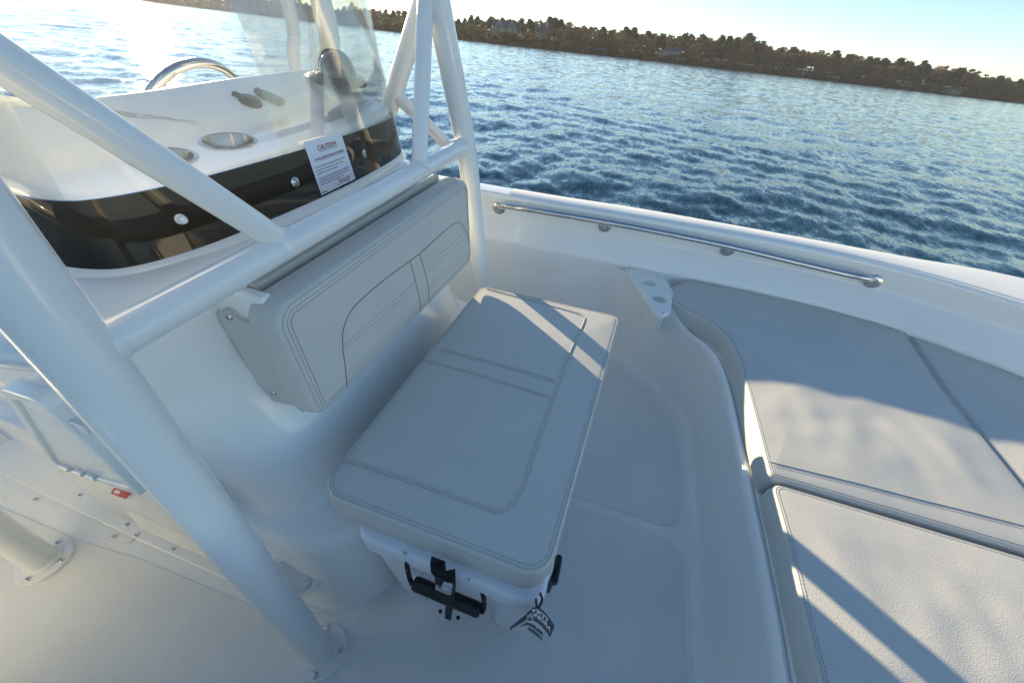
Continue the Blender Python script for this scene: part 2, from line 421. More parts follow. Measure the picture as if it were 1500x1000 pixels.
panel([(-3.2, -.255), (.30, -.255), (.44, -.20), (.497, -.10), (.500, .30), (.503, .66), (.46, .693), (.30, .700), (-.40, .700), (-.40, .115), (-1.10, .100), (-1.30, .082), (-3.2, .05)], [.02, .02, .05, .03, 0, .05, .05, 0, .02, .05, 0, 0, 0])
panel([(-.42, .733), (.44, .733), (.497, .755), (.505, 1.0), (.49, 1.20), (.43, 1.315), (.33, 1.405), (.20, 1.53), (.05, 1.575), (-.42, 1.58)], [.02, 0, .06, 0, .05, .08, 0, .1, .05, .02])
panel([(-3.2, 1.30), (-.46, 1.30), (-.46, 1.58), (-3.2, 1.58)], .03)
panel([(-3.2, .085), (-2.0, .085), (-2.0, 1.27), (-3.2, 1.27)], .03)
# raised access plate on the deck beside the console with screws
pl = uz(.012, (-260, 600), (0, 724), (138, 786), (160, 797), (198, 789), (190, 778), (125, 733), (60, 680), (-40, 600))
panel(pl, [0, 0, .02, .015, .01, .01, .0, 0, 0], z=.0065, m='gel', name='access_plate', bev=.002)
for x, y in ((52, 731), (117, 725), (166, 785), (186, 768), (200, 783)): screw(hull, U(x, y, z=.011), (0, 0, 1), .0052)
# small crumbs/scuffs near tie-down
for x, y in ((625, 878),): sub(hull, 'rivet', *place(lathe([(.0022, 0), (.0022, .001), (.001, .0016)], 8), U(x, y, z=.0045)), M['black'])

# ================================================================== CUP HOLDER TRAY
tray = thing('cup_holder_tray', 'white moulded corner tray with two round cup recesses beside the bow cushion', 'cup holder', (.22, 1.55, .45))
TO = rpoly([(.118, 1.672), (.225, 1.700), (.290, 1.672), (.335, 1.545), (.315, 1.37), (.284, 1.338), (.262, 1.362)], [.012, .05, .05, .06, .01, .012, .06], 6)
h1 = U(951, 415, z=.465); h2 = U(966, 438, z=.465)
V, Fc = curveplate([[tuple(p) for p in TO], circ(h1.x, h1.y, .034), circ(h2.x, h2.y, .034)], .014, .002)
sub(tray, 'plate', *place((V, Fc), (0, 0, .452)), M['gel'])
for h in (h1, h2):
    prof = [(.0345, .466), (.033, .464), (.031, .44), (.029, .40), (.024, .392), (.0001, .391)]
    V, Fc = lathe([(r, z) for r, z in prof], 32); Fc = Fc[:-2]
    sub(tray, 'cup_recess', [(v[0]+h.x, v[1]+h.y, v[2]) for v in V], Fc, M['gel'])
# tray body : sloping pocket walls under the plate
ti = inset(dense(TO, .02), .012); tj = [Vector((p.x*.45+.36*.55, p.y*.45+1.60*.55)) for p in ti]
V = [(p.x, p.y, .453) for p in ti]+[(p.x, p.y, .33) for p in [a.lerp(b, .40) for a, b in zip(ti, tj)]]; n = len(ti)
sub(tray, 'pocket', V, [[k, (k+1) % n, n+(k+1) % n, n+k] for k in range(n)], M['gel'])
for x, y in ((921, 398), (963, 406), (971, 458), (955, 403)): screw(tray, U(x, y, z=.468), (0, 0, 1), .003)

# ================================================================== HANDRAIL
rail = thing('handrail', 'polished stainless grab rail along the inside of the far gunwale', 'handrail', (.28, 1.76, .60))
RY = lambda x: interp(x, [(p.x, p.y) for p in YL])-.044
rp = [U(731, 304, Y=RY(-.55)+.04), U(738, 302, Y=RY(-.52)+.012), U(752, 303.5, Y=RY(-.47))]
ends = [(800, 311), (885, 325), (975, 342), (1065, 360.5), (1165, 384), (1240, 401.5), (1262, 406)]
for x, y in ends: 
    p = U(x, y, Y=1.70); rp.append(U(x, y, Y=RY(p.x)))
rp += [U(1272, 408.5, Y=RY(1.07)+.012), U(1279, 411, Y=RY(1.09)+.042)]
sub(rail, 'bar', *tube(cat_mull(rp, 6), .0132, 18), M['steel'])
for x, y, X in ((731, 305, -.55), (886, 331, -.03), (1066, 366, .52), (1279, 412, 1.1)):
    wy = RY(X)+.043; p = U(x, y, Y=wy); 
    tt = Vector((p.x+.05, RY(p.x+.05), 0))-Vector((p.x-.05, RY(p.x-.05), 0)); nn = Vector((tt.y, -tt.x, .0)).normalized()
    R = basis(nn, (0, 0, 1))
    fl = sub(rail, 'flange', *place(lathe([(.030, -.004), (.030, .003), (.027, .006), (.016, .008), (.014, .016)], 28), p, R), M['steel'])
    for a in (30, 150, 270): screw(fl, p+R @ Vector((.021*math.cos(math.radians(a)), .021*math.sin(math.radians(a)), .006)), nn, .0035)
    if X in (-.03, .52): sub(rail, 'standoff', *tube([p+nn*.004, p+nn*.044], .006, 12), M['steel'])

# ================================================================== BOW CUSHIONS
def cushion(name, label, pts, r, z0=.384, z1=.463, puff=.008, seams=(), st=(), wob=.006, base=None, m='vinyl', bev=.012, **k):
    ol = rpoly(pts, r, 6)
    t = thing(name, label, 'cushion', base or (sum(p[0] for p in pts)/len(pts), sum(p[1] for p in pts)/len(pts), z0))
    VF = slab(ol, z0, z1, bev=bev, puff=puff, dens=.018, rings=26, wob=wob, seg=5, edge=.004, **k)
    sub(t, 'pad', *VF, M[m], sharp=70); tr_ = bvh(VF)
    # perimeter welt just inside the top edge
    q = inset(dense([Vector(p) for p in ol], .01), bev*.55)
    g = G(); g.add(*tube([(p.x, p.y, z1-.0022) for p in q], .0022, 6, closed=True)); sub(t, 'piping', g.V, g.F, M['welt'])
    q = inset(dense([Vector(p) for p in ol], .0035), bev*1.0); g = G(); zz = z1
    for i in range(0, len(q)-1, 2): g.add(*tube([(q[i].x, q[i].y, zz+.0004), (q[i+1].x, q[i+1].y, zz+.0004)], .0007, 4, caps=False))
    sub(t, 'edge_stitching', g.V, g.F, M['thread'], smooth=False)
    if seams: seam(t, tr_, seams)
    if st: stitches(t, tr_, st)
    return t, tr_
c1o = [(.556, .700), (1.238, .700), (1.243, 1.30), (1.285, 1.688), (1.0, 1.722), (.70, 1.735), (.43, 1.728), (.345, 1.63), (.315, 1.55), (.330, 1.482), (.40, 1.425), (.478, 1.375), (.530, 1.31), (.552, 1.18), (.556, .95)]
s1 = pxline([(1124, 675), (1190, 691), (1260, 708), (1340, 729), (1425, 750), (1499, 769)])
s1b = [(x, y+5) for x, y in s1]
port, ptree = cushion('bow_cushion', 'grey vinyl bow seat cushion along the far side, curved end beside the cup holder tray', c1o,
    [.015, .02, .0, .02, 0, 0, .06, .05, .04, .03, .05, .06, .06, 0, 0], seams=[s1, pxline([(1011, 410), (1100, 424), (1200, 447), (1318, 484)])], st=[s1b, [(x, y+3) for x, y in pxline([(1011, 410), (1100, 424), (1200, 447), (1318, 484)])]])
c2o = [(.548, -.30), (1.236, -.30), (1.236, .686), (.558, .690), (.562, .55)]
star, strree = cushion('bow_cushion', 'grey vinyl bow seat cushion nearest the camera with two broad shadow stripes', c2o, [.03, .03, .02, .03, 0], z1=.459)
c3o = [(1.246, -.10), (1.9, .10), (2.35, .45), (2.35, 1.01), (1.95, 1.335), (1.62, 1.53), (1.47, 1.60), (1.298, 1.678), (1.252, 1.30), (1.246, .70)]
fwd, ftree = cushion('bow_cushion', 'grey vinyl forward filler cushion at the right edge tapering to the bow', c3o, [.03, .05, .1, .1, .05, .05, .05, .02, 0, 0], z1=.457,
    seams=[pxline([(1345, 498), (1420, 520), (1499, 556)])])

# ================================================================== COOLER
cool = thing('cooler', 'white roto-moulded cooler box with black rope handle strapped down under the seat cushion', 'cooler', (-.155, .66, 0))
body = G()
def lv(z, ix): return [(-.362+ix, .315), (.048-ix, .315), (.048-ix, 1.065-ix), (-.362+ix, 1.065-ix)]
ringz = [(0.004, .034), (.02, .028), (.30, .008), (.37, .002), (.395, .0)]
Vb = []; nr = None
for z, ix in ringz:
    R_ = dense(rpoly(lv(z, ix), .035, 5), .05)
    R_ = rpoly(lv(z, ix), .035, 5); nr = len(R_); Vb += [(p.x, p.y, z) for p in R_]
Fb = [[i*nr+k, i*nr+(k+1) % nr, (i+1)*nr+(k+1) % nr, (i+1)*nr+k] for i in range(len(ringz)-1) for k in range(nr)]+[list(range(nr)), [(len(ringz)-1)*nr+k for k in range(nr)]]
body.add(Vb, Fb)
def column(x0, x1, lean0, lean1):
    V = []; zs = [0.004, .03, .15, .30, .345]; n = None
    for z in zs:
        t = 1-z/.345; e = .006 if z < .01 else 0
        P = rpoly([(x0+lean0*t+e, .262+.012*t+e), (x1+lean1*t-e, .262+.012*t+e), (x1+lean1*t*1.0-e, .34), (x0+lean0*t+e, .34)], [.028, .014, .004, .004], 5); n = len(P)
        V += [(p.x, p.y, z) for p in P]
    return V, [[i*n+k, i*n+(k+1) % n, (i+1)*n+(k+1) % n, (i+1)*n+k] for i in range(len(zs)-1) for k in range(n)]+[list(range(n)), [(len(zs)-1)*n+k for k in range(n)]]
body.add(*column(-.368, -.242, .035, -.018)); body.add(*column(-.056, .054, .016, -.02))
sub(cool, 'body', body.V, body.F, M['cool'])
sub(cool, 'rim', *slab(rpoly([(-.375, .250), (.060, .250), (.060, 1.07), (-.375, 1.07)], .03, 5), .338, .372, bev=.006, dens=.1, rings=2), M['cool'])
sub(cool, 'lid', *slab(rpoly([(-.378, .246), (.062, .246), (.062, 1.075), (-.378, 1.075)], .035, 5), .376, .412, bev=.012, dens=.1, rings=2), M['cool'])
hb0, hb1 = U(606, 852, Y=.236), U(704, 893, Y=.236)
hn = sub(cool, 'handle', *tube([hb0, hb0.lerp(hb1, .05), hb0.lerp(hb1, .95), hb1], [.014, .0165, .0165, .014], 16), M['black'])
def rope(P, r=.0058):
    g = G(); Q = cat_mull(P, 8); g.add(*tube(Q, r, 10))
    o = sub(hn, 'rope', g.V, g.F, M['rope'])
rope([U(597, 812, Y=.262), U(596, 825, Y=.250), U(599, 842, Y=.244), U(603, 853, Y=.240), hb0])
rope([U(703, 858, Y=.262), U(708, 870, Y=.250), U(709, 885, Y=.244), U(707, 893, Y=.238), hb1])
for x, y in ((593, 810), (687, 848)): screw(cool, U(x, y, Y=.250), (0, -1, 0), .0045)
def latch(yc, dz=0):
    g = G(); g.add(*box(.064, .072, yc-.014, yc+.014, .24, .395, .003)); g.add(*box(.070, .086, yc-.032, yc+.032, .352, .372, .006)); g.add(*box(.07, .082, yc-.017, yc+.017, .25, .36, .004))
    sub(cool, 'latch', g.V, g.F, M['black']); sub(cool, 'latch_mount', *box(.058, .066, yc-.03, yc+.03, .26, .41, .003), M['cool'])
latch(.345); latch(.90)
# tie-down strap
strap = thing('tie_down_strap', 'black webbing strap with cam buckle holding the cooler to a small deck plate', 'strap', tuple(U(655, 905, z=0)))
def ribbon(C, w, d=(1, 0, 0), th=.0022):
    C = [Vector(c) for c in C]; d = Vector(d).normalized(); V = []; n = 8
    for i, c in enumerate(C):
        t = (C[min(i+1, len(C)-1)]-C[max(i-1, 0)]).normalized(); dd = (d-t*d.dot(t)).normalized(); nn = t.cross(dd)
        for a, b in ((-1, -1), (1, -1), (1, 1), (-1, 1)): V.append(c+dd*a*w/2+nn*b*th/2)
    Fc = [[i*4+k, i*4+(k+1) % 4, (i+1)*4+(k+1) % 4, (i+1)*4+k] for i in range(len(C)-1) for k in range(4)]+[[0, 1, 2, 3], [len(C)*4-4+k for k in range(4)]]
    return V, Fc
s0 = U(641, 824, Y=.240); s1_ = U(647, 846, Y=.212); s2 = U(651, 864, Y=.212); s3 = U(655, 882, Y=.232); s4 = U(656, 906, z=.008)
sub(strap, 'upper_webbing', *ribbon([s0+Vector((0, .004, .010)), s0, s0.lerp(s1_, .5)+Vector((0, -.004, 0)), s1_, s2+Vector((-.002, -.004, -.004))], .030), M['web'], smooth=False)
sub(strap, 'lower_webbing', *ribbon([U(660, 834, Y=.236), U(661, 855, Y=.214), U(659, 880, Y=.226), s4], .0185), M['web'], smooth=False)
sub(strap, 'buckle', *place(slab(rpoly([(-.017, -.006), (.017, -.006), (.017, .006), (-.017, .006)], .004, 3), -.004, .004, bev=.003, dens=1, rings=2), U(650, 862, Y=.206)), M['steeld'])
sub(strap, 'cam_lever', *place(lathe([(.006, -.01), (.0085, -.008), (.0085, .008), (.006, .01)], 12), U(655, 859, Y=.203), basis((1, 0, 0))), M['steeld'])
ap = U(655, 902, z=.006); pv = uz(.006, (645, 884), (679, 898), (673, 911), (641, 897))
dp = panel(pv, .004, z=.0085, m='white', name='deck_plate', parent=strap, bev=.001, z0=.003)
for x, y in ((645, 895), (671, 904)): sub(strap, 'plate_screw', *place(lathe([(.0055, 0), (.0055, .002), (.003, .0035), (.0001, .0035)], 12), U(x, y, z=.008)), M['black'])
# hang tag
tagt = thing('hang_tag', 'folded black and grey paper hang tag dangling on a cord from the cooler corner', 'tag', tuple(U(785, 925, Y=.225)))
def tp(u, v, lift=0):
    tx = cat_mull([(747, 917, 0), (766, 903, 0), (784, 889, 0), (800, 899, 0), (812.5, 917, 0)], 12); bx = cat_mull([(748, 925, 0), (758, 921.5, 0), (771, 923.5, 0), (787, 933, 0), (801.5, 945.5, 0)], 12)
    i = u*(len(tx)-1); k = min(int(i), len(tx)-2); f = i-k
    a = tx[k].lerp(tx[k+1], f); b = bx[k].lerp(bx[k+1], f); p = a.lerp(b, v)
    return U(p.x, p.y, Y=.232-.022*math.sin(math.pi*min(1, max(0, u)))+.006*v-lift)
NU, NV = 24, 10
def patch(v0, v1, th=.0006):
    V = [tp(i/NU, v0+(v1-v0)*j/NV) for j in range(NV+1) for i in range(NU+1)]; n = len(V); V += [v+Vector((0, th, 0)) for v in V]
    Fc = [[j*(NU+1)+i, j*(NU+1)+i+1, (j+1)*(NU+1)+i+1, (j+1)*(NU+1)+i] for j in range(NV) for i in range(NU)]
    return V, Fc+[[a+n for a in f][::-1] for f in Fc]
sub(tagt, 'black_panel', *patch(0, .52), M['black']); M['tagg'] = mat('grey_card', (.62, .66, .62), .6); sub(tagt, 'grey_panel', *patch(.52, 1), M['tagg'])
def tagtext(txt, u0, u1, v0, h, m, bold=.02, lift=.0012):
    V, Fc = textmesh(txt, 1, bold); xs = [v.x for v in V]; ys = [v.y for v in V]; w = max(xs)-min(xs); hh = max(ys)-min(ys)
    W = [tp(u0+(v.x-min(xs))/w*(u1-u0), v0+h*(1-(v.y-min(ys))/hh), lift) for v in V]
    sub(tagt, 'lettering', W, Fc, m, smooth=False)
tagtext('YETI', .42, .82, .06, .14, M['card'], .04); tagtext('TUNDRA', .36, .96, .23, .15, M['card'], .04)
g = G(); V = [tp(.47+.085*math.cos(2*math.pi*k/24), .50+.14*math.sin(2*math.pi*k/24), .0009) for k in range(24)]
sub(tagt, 'number_disc', V, [list(range(24))], M['tagg'], smooth=False)
tagtext('65', .42, .53, .42, .15, M['black'], .04, .0016); tagtext('COOLER', .28, .86, .67, .11, M['black'], .06); tagtext('NEED', .52, .86, .84, .10, M['black'], .06)
sub(tagt, 'cord', *tube(cat_mull([U(791, 868, Y=.243), U(794, 876, Y=.235), U(792, 884, Y=.226), U(788, 890, Y=.214), U(786, 886, Y=.222), U(785, 877, Y=.240)], 6), .0022, 8), M['web'])

# ================================================================== SEAT CUSHION
seat = thing('seat_cushion', 'long grey vinyl seat cushion lying on top of the white cooler', 'cushion', (-.18, .73, .41))
so = rpoly([(-.462, .268), (.053, .262), (.118, 1.190), (-.428, 1.178)], [.055, .055, .035, .04], 8)
SV = slab(so, .413, .517, bev=.012, puff=.006, dens=.02, rings=22, wob=.0012, seg=5, edge=.004, botbev=.014)
sub(seat, 'pad', *SV, M['vinyls'], sharp=70); st_ = bvh(SV)
q = inset(dense(so, .01), .006)
sub(seat, 'piping', *tube([(p.x, p.y, .5155) for p in q], .0018, 6, closed=True), M['welt'])
g = G()
for dd, zz in ((.0135, .5175),):
    q = inset(dense(so, .0032), dd)
    for i in range(0, len(q)-1, 2): g.add(*tube([(q[i].x, q[i].y, zz), (q[i+1].x, q[i+1].y, zz)], .0006, 4, caps=False))
q = inset(dense(so, .0032), -.0005)
for i in range(0, len(q)-1, 2): g.add(*tube([(q[i].x, q[i].y, .501), (q[i+1].x, q[i+1].y, .501)], .0005, 4, caps=False))
sub(seat, 'edge_stitching', g.V, g.F, M['thread'], smooth=False)
su = pxs([(497, 670), (560, 690), (640, 717), (700, 738), (728, 747), (747, 740), (764, 713), (785, 650), (812, 575), (835, 515), (855, 472), (853, 463), (838, 457), (775, 440), (704, 421)], 8)
sa = pxline([(620, 527), (700, 548), (804, 580)]); sb = pxline([(645, 512), (730, 534), (812, 558)])
seam(seat, st_, [su, sa, sb], r=.0021)
stitches(seat, st_, [su, sa, sb], side=.006)
stitches(seat, st_, [sb], side=-.006)

# ================================================================== BACKREST
back = thing('backrest_cushion', 'padded grey vinyl backrest with arched stitched panels bolted to the console front', 'backrest', (-.53, .76, .62))
by0, by1, bz0, bz1 = .352, 1.180, .650, .918
bo = rpoly([(by0, bz0), (by1, bz0-.042), (by1, bz1-.005), (by0, bz1)], [.03, .030, .05, .045], 8)
BV = slab(bo, 0, .078, bev=.016, puff=.006, dens=.015, rings=18, wob=.001, seg=5, edge=.003)
def bmap(v):  # local (y,z,depth) -> boat, leaning back slightly
    y, z, d = v; return Vector((-.540+d*.87-.02*(z-.66)/.26*0.6, y, z+d*.03))
BV = ([bmap(v) for v in BV[0]], BV[1]); sub(back, 'pad', *BV, M['vinyls'], sharp=70); bt = bvh(BV)
def pc5(P): return [(300+x/2.702, 250+y/2.702) for x, y in P]
arch = pxs(pc5([(566, 885), (556, 780), (545, 690), (550, 620), (590, 540), (700, 440), (850, 328), (950, 238), (1000, 205), (1030, 232), (1048, 290), (1056, 355)]), 8)
v1 = pxs(pc5([(812, 360), (832, 430), (850, 510), (857, 580)]), 8); v2 = pxs(pc5([(850, 330), (870, 400), (885, 470), (888, 540)]), 8)
hz = [pxline(pc5(P)) for P in ([(552, 690), (832, 440)], [(554, 708), (834, 458)], [(566, 790), (846, 515)], [(568, 808), (850, 533)], [(872, 385), (1032, 240)], [(876, 403), (1036, 258)], [(887, 458), (1050, 303)], [(888, 476), (1052, 320)])]
seam(back, bt, [arch, v1, v2], r=.0014, m='thread'); stitches(back, bt, hz, r=.0006)
def brim(d, dep, r, m, dash=False, name='piping'):
    q = inset(dense(bo, .0035), d); g = G()
    if dash:
        for i in range(0, len(q)-1, 2): g.add(*tube([bmap((q[i].x, q[i].y, dep)), bmap((q[i+1].x, q[i+1].y, dep))], r, 4, caps=False))
    else: g.add(*tube([bmap((p.x, p.y, dep)) for p in q[::3]], r, 6, closed=True))
    sub(back, name, g.V, g.F, M[m], smooth=not dash)
brim(.009, .0755, .0016, 'welt'); brim(.0165, .0784, .0007, 'thread', True, 'stitching'); brim(.024, .0795, .0007, 'thread', True, 'stitching')
# side board + bracket
bd = [U(x, y, Y=.372) for x, y in ((323, 457), (338, 449), (352, 462), (385, 476), (392, 480), (446, 598), (436, 590), (402, 581), (372, 545), (352, 505), (335, 480))]
bd2 = rpoly([(p.x, p.z) for p in bd], [.008, .01, .01, .005, .0, 0, .01, .012, .03, .03, .03], 4)
V, Fc = curveplate([[tuple(p) for p in bd2]], .012, .002); sub(back, 'side_board', [(v.x, .366+v.z, v.y) for v in V], Fc, M['vinyls'])
sub(back, 'side_board_piping', *tube([(p.x, .3655, p.y) for p in bd2], .0022, 6, closed=True), M['welt'])
V, Fc = curveplate([[tuple(p) for p in bd2]], .012, .002); sub(back, 'side_board', [(v.x, 1.46-.30-v.z+.005, v.y) for v in V], Fc, M['vinyls'])
for x, y in ((336, 464), (400, 575)): screw(back, U(x, y, Y=.364), (0, -1, 0), .0065)
wd = G(); wd.add(*slab(rpoly([(-.64, .372), (-.52, .372), (-.52, .398), (-.64, .398)], .008, 4), .845, .925, bev=.01, dens=1, rings=2)); sub(back, 'bracket', wd.V, wd.F, M['gel'])
sub(back, 'mounting_board', *slab(rpoly([(-.575, .40), (-.560, .40), (-.560, 1.12), (-.575, 1.12)], .003, 3), .70, .925, bev=.004, dens=1, rings=2), M['welt'])
for x, y in ((458, 395), (582, 312)):
    p = U(x, y, X=-.556); screw(back, p, (1, 0, 0), .008)

# ================================================================== CONSOLE
def carve(o, p, R, r):
    """cut a round well into a mesh"""
    bpy.context.view_layer.update()
    off = Vector(o['_b']); V, Fc = place(lathe([(r, -.080), (r, .05)], 40), Vector(p)-off, R)
    me = bpy.data.meshes.new('cut'); me.from_pydata([tuple(v) for v in V], [], Fc); me.update()
    bm = bmesh.new(); bm.from_mesh(me); bmesh.ops.recalc_face_normals(bm, faces=bm.faces); bm.to_mesh(me); bm.free()
    c = bpy.data.objects.new('cut', me); COL.objects.link(c); c.parent = o.parent
    md = o.modifiers.new('b', 'BOOLEAN'); md.object = c; md.operation = 'DIFFERENCE'; md.solver = 'EXACT'
    bpy.context.view_layer.update()
    nm = bpy.data.meshes.new_from_object(o.evaluated_get(bpy.context.evaluated_depsgraph_get()))
    o.modifiers.clear(); o.data = nm; bpy.data.objects.remove(c)
con = thing('center_console', 'white moulded centre console with dash top, side locker and clear windshield', 'console', (-.8, CY, 0))
levels = [(0, -.352, .158, .17), (.012, -.360, .163, .17), (.03, -.365, .167, .17), (.30, -.366, .188, .17), (.335, -.369, .192, .17), (.350, -.373, .195, .17), (.360, -.381, .202, .17), (.366, -.393, .211, .165), (.370, -.435, .226, .16), (.376, -.462, .234, .16), (.392, -.478, .238, .165),
          (.43, -.490, .238, .18), (.50, -.515, .230, .20), (.60, -.575, .217, .19), (.68, -.618, .211, .18), (.78, -.635, .209, .17), (.85, -.635, .211, .16), (.885, -.634, .219, .15), (.912, -.638, .234, .14), (.930, -.649, .254, .12), (.941, -.665, .276, .11), (.947, -.69, .30, .10)]
V = []; n = None; XB = -1.22
for z, xf, yn, r in levels:
    yf = 2*CY-yn; P = []
    ring = rpoly([(xf, yn), (xf, yf), (XB, yf), (XB, yn)], [r, r, .05, .05], 14)
    P = ring; n = len(P); V += [(p.x, p.y, z) for p in P]
Fc = [[i*n+k, i*n+(k+1) % n, (i+1)*n+(k+1) % n, (i+1)*n+k] for i in range(len(levels)-1) for k in range(n)]+[[(len(levels)-1)*n+k for k in range(n)]]
ctree = bvh((V, Fc))
# subdivide the straight sides for smooth shading is unnecessary: rings share corners
sub(con, 'body', V, Fc, M['gel'], sharp=75)
# base flange on the deck
V, Fc = slab(rpoly([(-.40, .135), (-.40, 1.325), (-1.30, 1.325), (-1.9, 1.30), (-1.9, .150), (-1.15, .135)], [.19, .19, .05, .05, .05, .3], 12), .0, .010, bev=.006, dens=.1, rings=2)
sub(con, 'base_flange', V, Fc, M['gel'])
for x, y in ((161, 737), (234, 766), (254, 803), (140, 722)): screw(con, U(x, y, z=.011), (0, 0, 1), .005)
# windshield path (plan), front to both sides
WP = cat_mull([(-1.30, .262, 0), (-1.0, .282, 0), (-.86, .297, 0), (-.775, .311, 0), (-.727, .345, 0), (-.695, .44, 0), (-.682, .60, 0), (-.678, .745, 0), (-.684, .92, 0), (-.702, 1.09, 0), (-.735, 1.195, 0), (-.80, 1.25, 0), (-.90, 1.268, 0), (-1.0, 1.272, 0), (-1.30, 1.28, 0)], 8)
def wpt(i, z, off=0):
    t = (WP[min(i+1, len(WP)-1)]-WP[max(i-1, 0)]).normalized(); nn = Vector((t.y, -t.x, 0)) # outward
    c = WP[i]; d = -(z-.955)*.13
    return Vector((c.x, c.y, z))+nn*(off+d)
NW = len(WP)
zb_top = lambda c: 1.058
rows = []
for z, off in ((.940, 0.0045), (.957, 0.0045), (1.058, 0.0045), (1.058, 0), (.94, 0)): rows.append([wpt(i, z, off) for i in range(NW)])
sub(con, 'windshield_black_band', *sweep_rows(rows), M['band'])
# white cove between band foot and body shoulder
rows = [[wpt(i, .957, -.003) for i in range(NW)], [wpt(i, .955, .004) for i in range(NW)], [wpt(i, .950, .012) for i in range(NW)], [wpt(i, .938, .016) for i in range(NW)]]
sub(con, 'windshield_sill', *sweep_rows(rows), M['gel'])
# clear sheet
def wtop(i):
    x = WP[i].x; return 1.62 if x > -.95 else max(1.30, 1.62-(-.95-x)*1.1)
rows = []
K = 10
for off in (0, .0045):
    rr = [[wpt(i, 1.0585+(wtop(i)-1.0585)*k/K, off) for i in range(NW)] for k in range(K+1)]
    rows += rr if off == 0 else rr[::-1]
rows.append(rows[0])
ws = sub(con, 'windshield', *sweep_rows(rows), M['glass'], sharp=30)
# dash
def zdash(x, y):
    u = -.70-x; return (.05*u if u < .16 else .008+.46*(u-.16)*min(1, (u-.16)/.05) if u < .21 else .031+.47*(u-.21))+.035*(y-.73)
def dashpt(x, y, lift=0):
    d = ray(x, y); t0, t1 = .2, 4.0; f = lambda t: (CAM+d*t).z-(1.060+lift+zdash((CAM+d*t).x, (CAM+d*t).y))
    while t1-t0 > 1e-5:
        tm = (t0+t1)/2
        if f(tm) > 0: t0 = tm
        else: t1 = tm
    return CAM+d*t0
di = [Vector((wpt(i, 1.05, -.008).x, wpt(i, 1.05, -.008).y)) for i in range(NW) if WP[i].x > -.93 or (WP[i].y < .6 and WP[i].x > -1.14)]
for x, y in ((556, 116), (535, 101), (500, 95), (440, 98), (340, 109), (215, 126), (120, 137), (32, 148)):
    p = dashpt(x, y); di.append(Vector((p.x, min(p.y, 1.25))))
V, Fc = slab(di, .95, 1.060, bev=.018, puff=0, dens=.02, rings=30, zf=lambda x, y: 0, seg=5, botbev=.002)
V = [(v[0], v[1], v[2]+(zdash(v[0], v[1])*min(1, max(0, (v[2]-.96)/.09)))) for v in V]
dash = sub(con, 'dash_top', V, Fc, M['gel'], sharp=60)
rear = G(); rear.add(*box(-1.18, -.99, .31, 1.15, .90, 1.02, .02)); sub(con, 'helm_panel', rear.V, rear.F, M['gel'])
pc = dashpt(497, 131)
V, Fc = slab(circ(pc.x, pc.y, .105, 40), 1.055, 1.080, bev=.02, dens=.02, rings=4, zf=zdash, seg=5); V = [tuple(v) for v in V]
V2, F2 = slab([Vector(p) for p in circ(pc.x, pc.y, .072, 40)], 1.055, 1.080, bev=.02, dens=.02, rings=4, zf=zdash, seg=5)
sub(con, 'compass_plinth', V2, F2, M['gel'])
R = basis((.12, -.035, 1)); cp = Vector((pc.x, pc.y, 1.082+zdash(pc.x, pc.y)))
cm = sub(con, 'compass', *place(lathe([(.086, 0), (.086, .005), (.081, .010), (.058, .014), (.055, .018)], 40), cp, R), M['black'])
dome = []
for k in range(11): a = math.pi/2*k/10; dome.append((max(.0001, .050*math.cos(a)), .016+.058*math.sin(a)))
sub(cm, 'dome', *place(lathe(dome, 32), cp, R), M['smoke'])
Vh = []; Fh = []; NH = 18
for rr_ in (.0, .003):
    for k2 in range(7):
        a = math.radians(8+k2*13)
        for k in range(NH): b_ = math.radians(-40+k*11); r2 = (.0535+rr_)*math.cos(a*.75); Vh.append(Vector((r2*math.cos(b_), r2*math.sin(b_), .016+(.060+rr_)*math.sin(a*.8))))
n2 = 7*NH
for lay in (0, 1):
    for k2 in range(6):
        for k in range(NH-1): q_ = lay*n2+k2*NH+k; Fh.append([q_, q_+1, q_+NH+1, q_+NH])
for k in range(NH-1): Fh += [[k, k+1, n2+k+1, n2+k], [6*NH+k, 6*NH+k+1, n2+6*NH+k+1, n2+6*NH+k]]
sub(cm, 'hood', *place((Vh, Fh), cp, R), M['black'])
# cup holders
for x, y in ((335, 207), (240, 232)):
    p = dashpt(x, y, .0003); R = basis((.05, -.035, 1))
    cu = sub(con, 'cup_holder', *place(lathe([(.0485, -.004), (.054, .0005), (.053, .0025), (.050, .004), (.0475, .003), (.0475, -.004)], 40), p, R), M['steel'])
    cuo = cu.data; bm = bmesh.new(); bm.from_mesh(cuo); bmesh.ops.delete(bm, geom=[f for f in bm.faces if len(f.verts) > 4], context='FACES'); bm.to_mesh(cuo); bm.free()
    V, Fc = lathe([(.0475, .0032), (.0465, .002), (.0455, -.062), (.043, -.068), (.0001, -.069)], 40); sub(cu, 'cup_well', *place((V, Fc[:-2]), p, R), M['well'])
    carve(dash, p, R, .0485)
# sockets with caps
for (x, y, kind) in ((367, 150, 0), (397, 146, 1)):
    p = dashpt(x, y, .0); R = basis((.43, -.035, 1), (1, .35, 0))
    g = G()
    if kind == 0: g.add(*place(lathe([(.025, 0), (.025, .004), (.022, .008), (.019, .0095), (.0001, .010)], 28), p, R)); g.add(*place(box(-.038, -.020, -.008, .008, 0, .008, .002), p, R))
    else: g.add(*place(slab(rpoly([(-.030, -.018), (.030, -.018), (.030, .018), (-.030, .018)], .012, 5), 0, .010, bev=.004, dens=1, rings=2), p, R)); g.add(*place(box(-.037, -.026, -.008, .008, 0, .012, .002), p, R))
    sub(con, 'power_socket', g.V, g.F, M['black'])
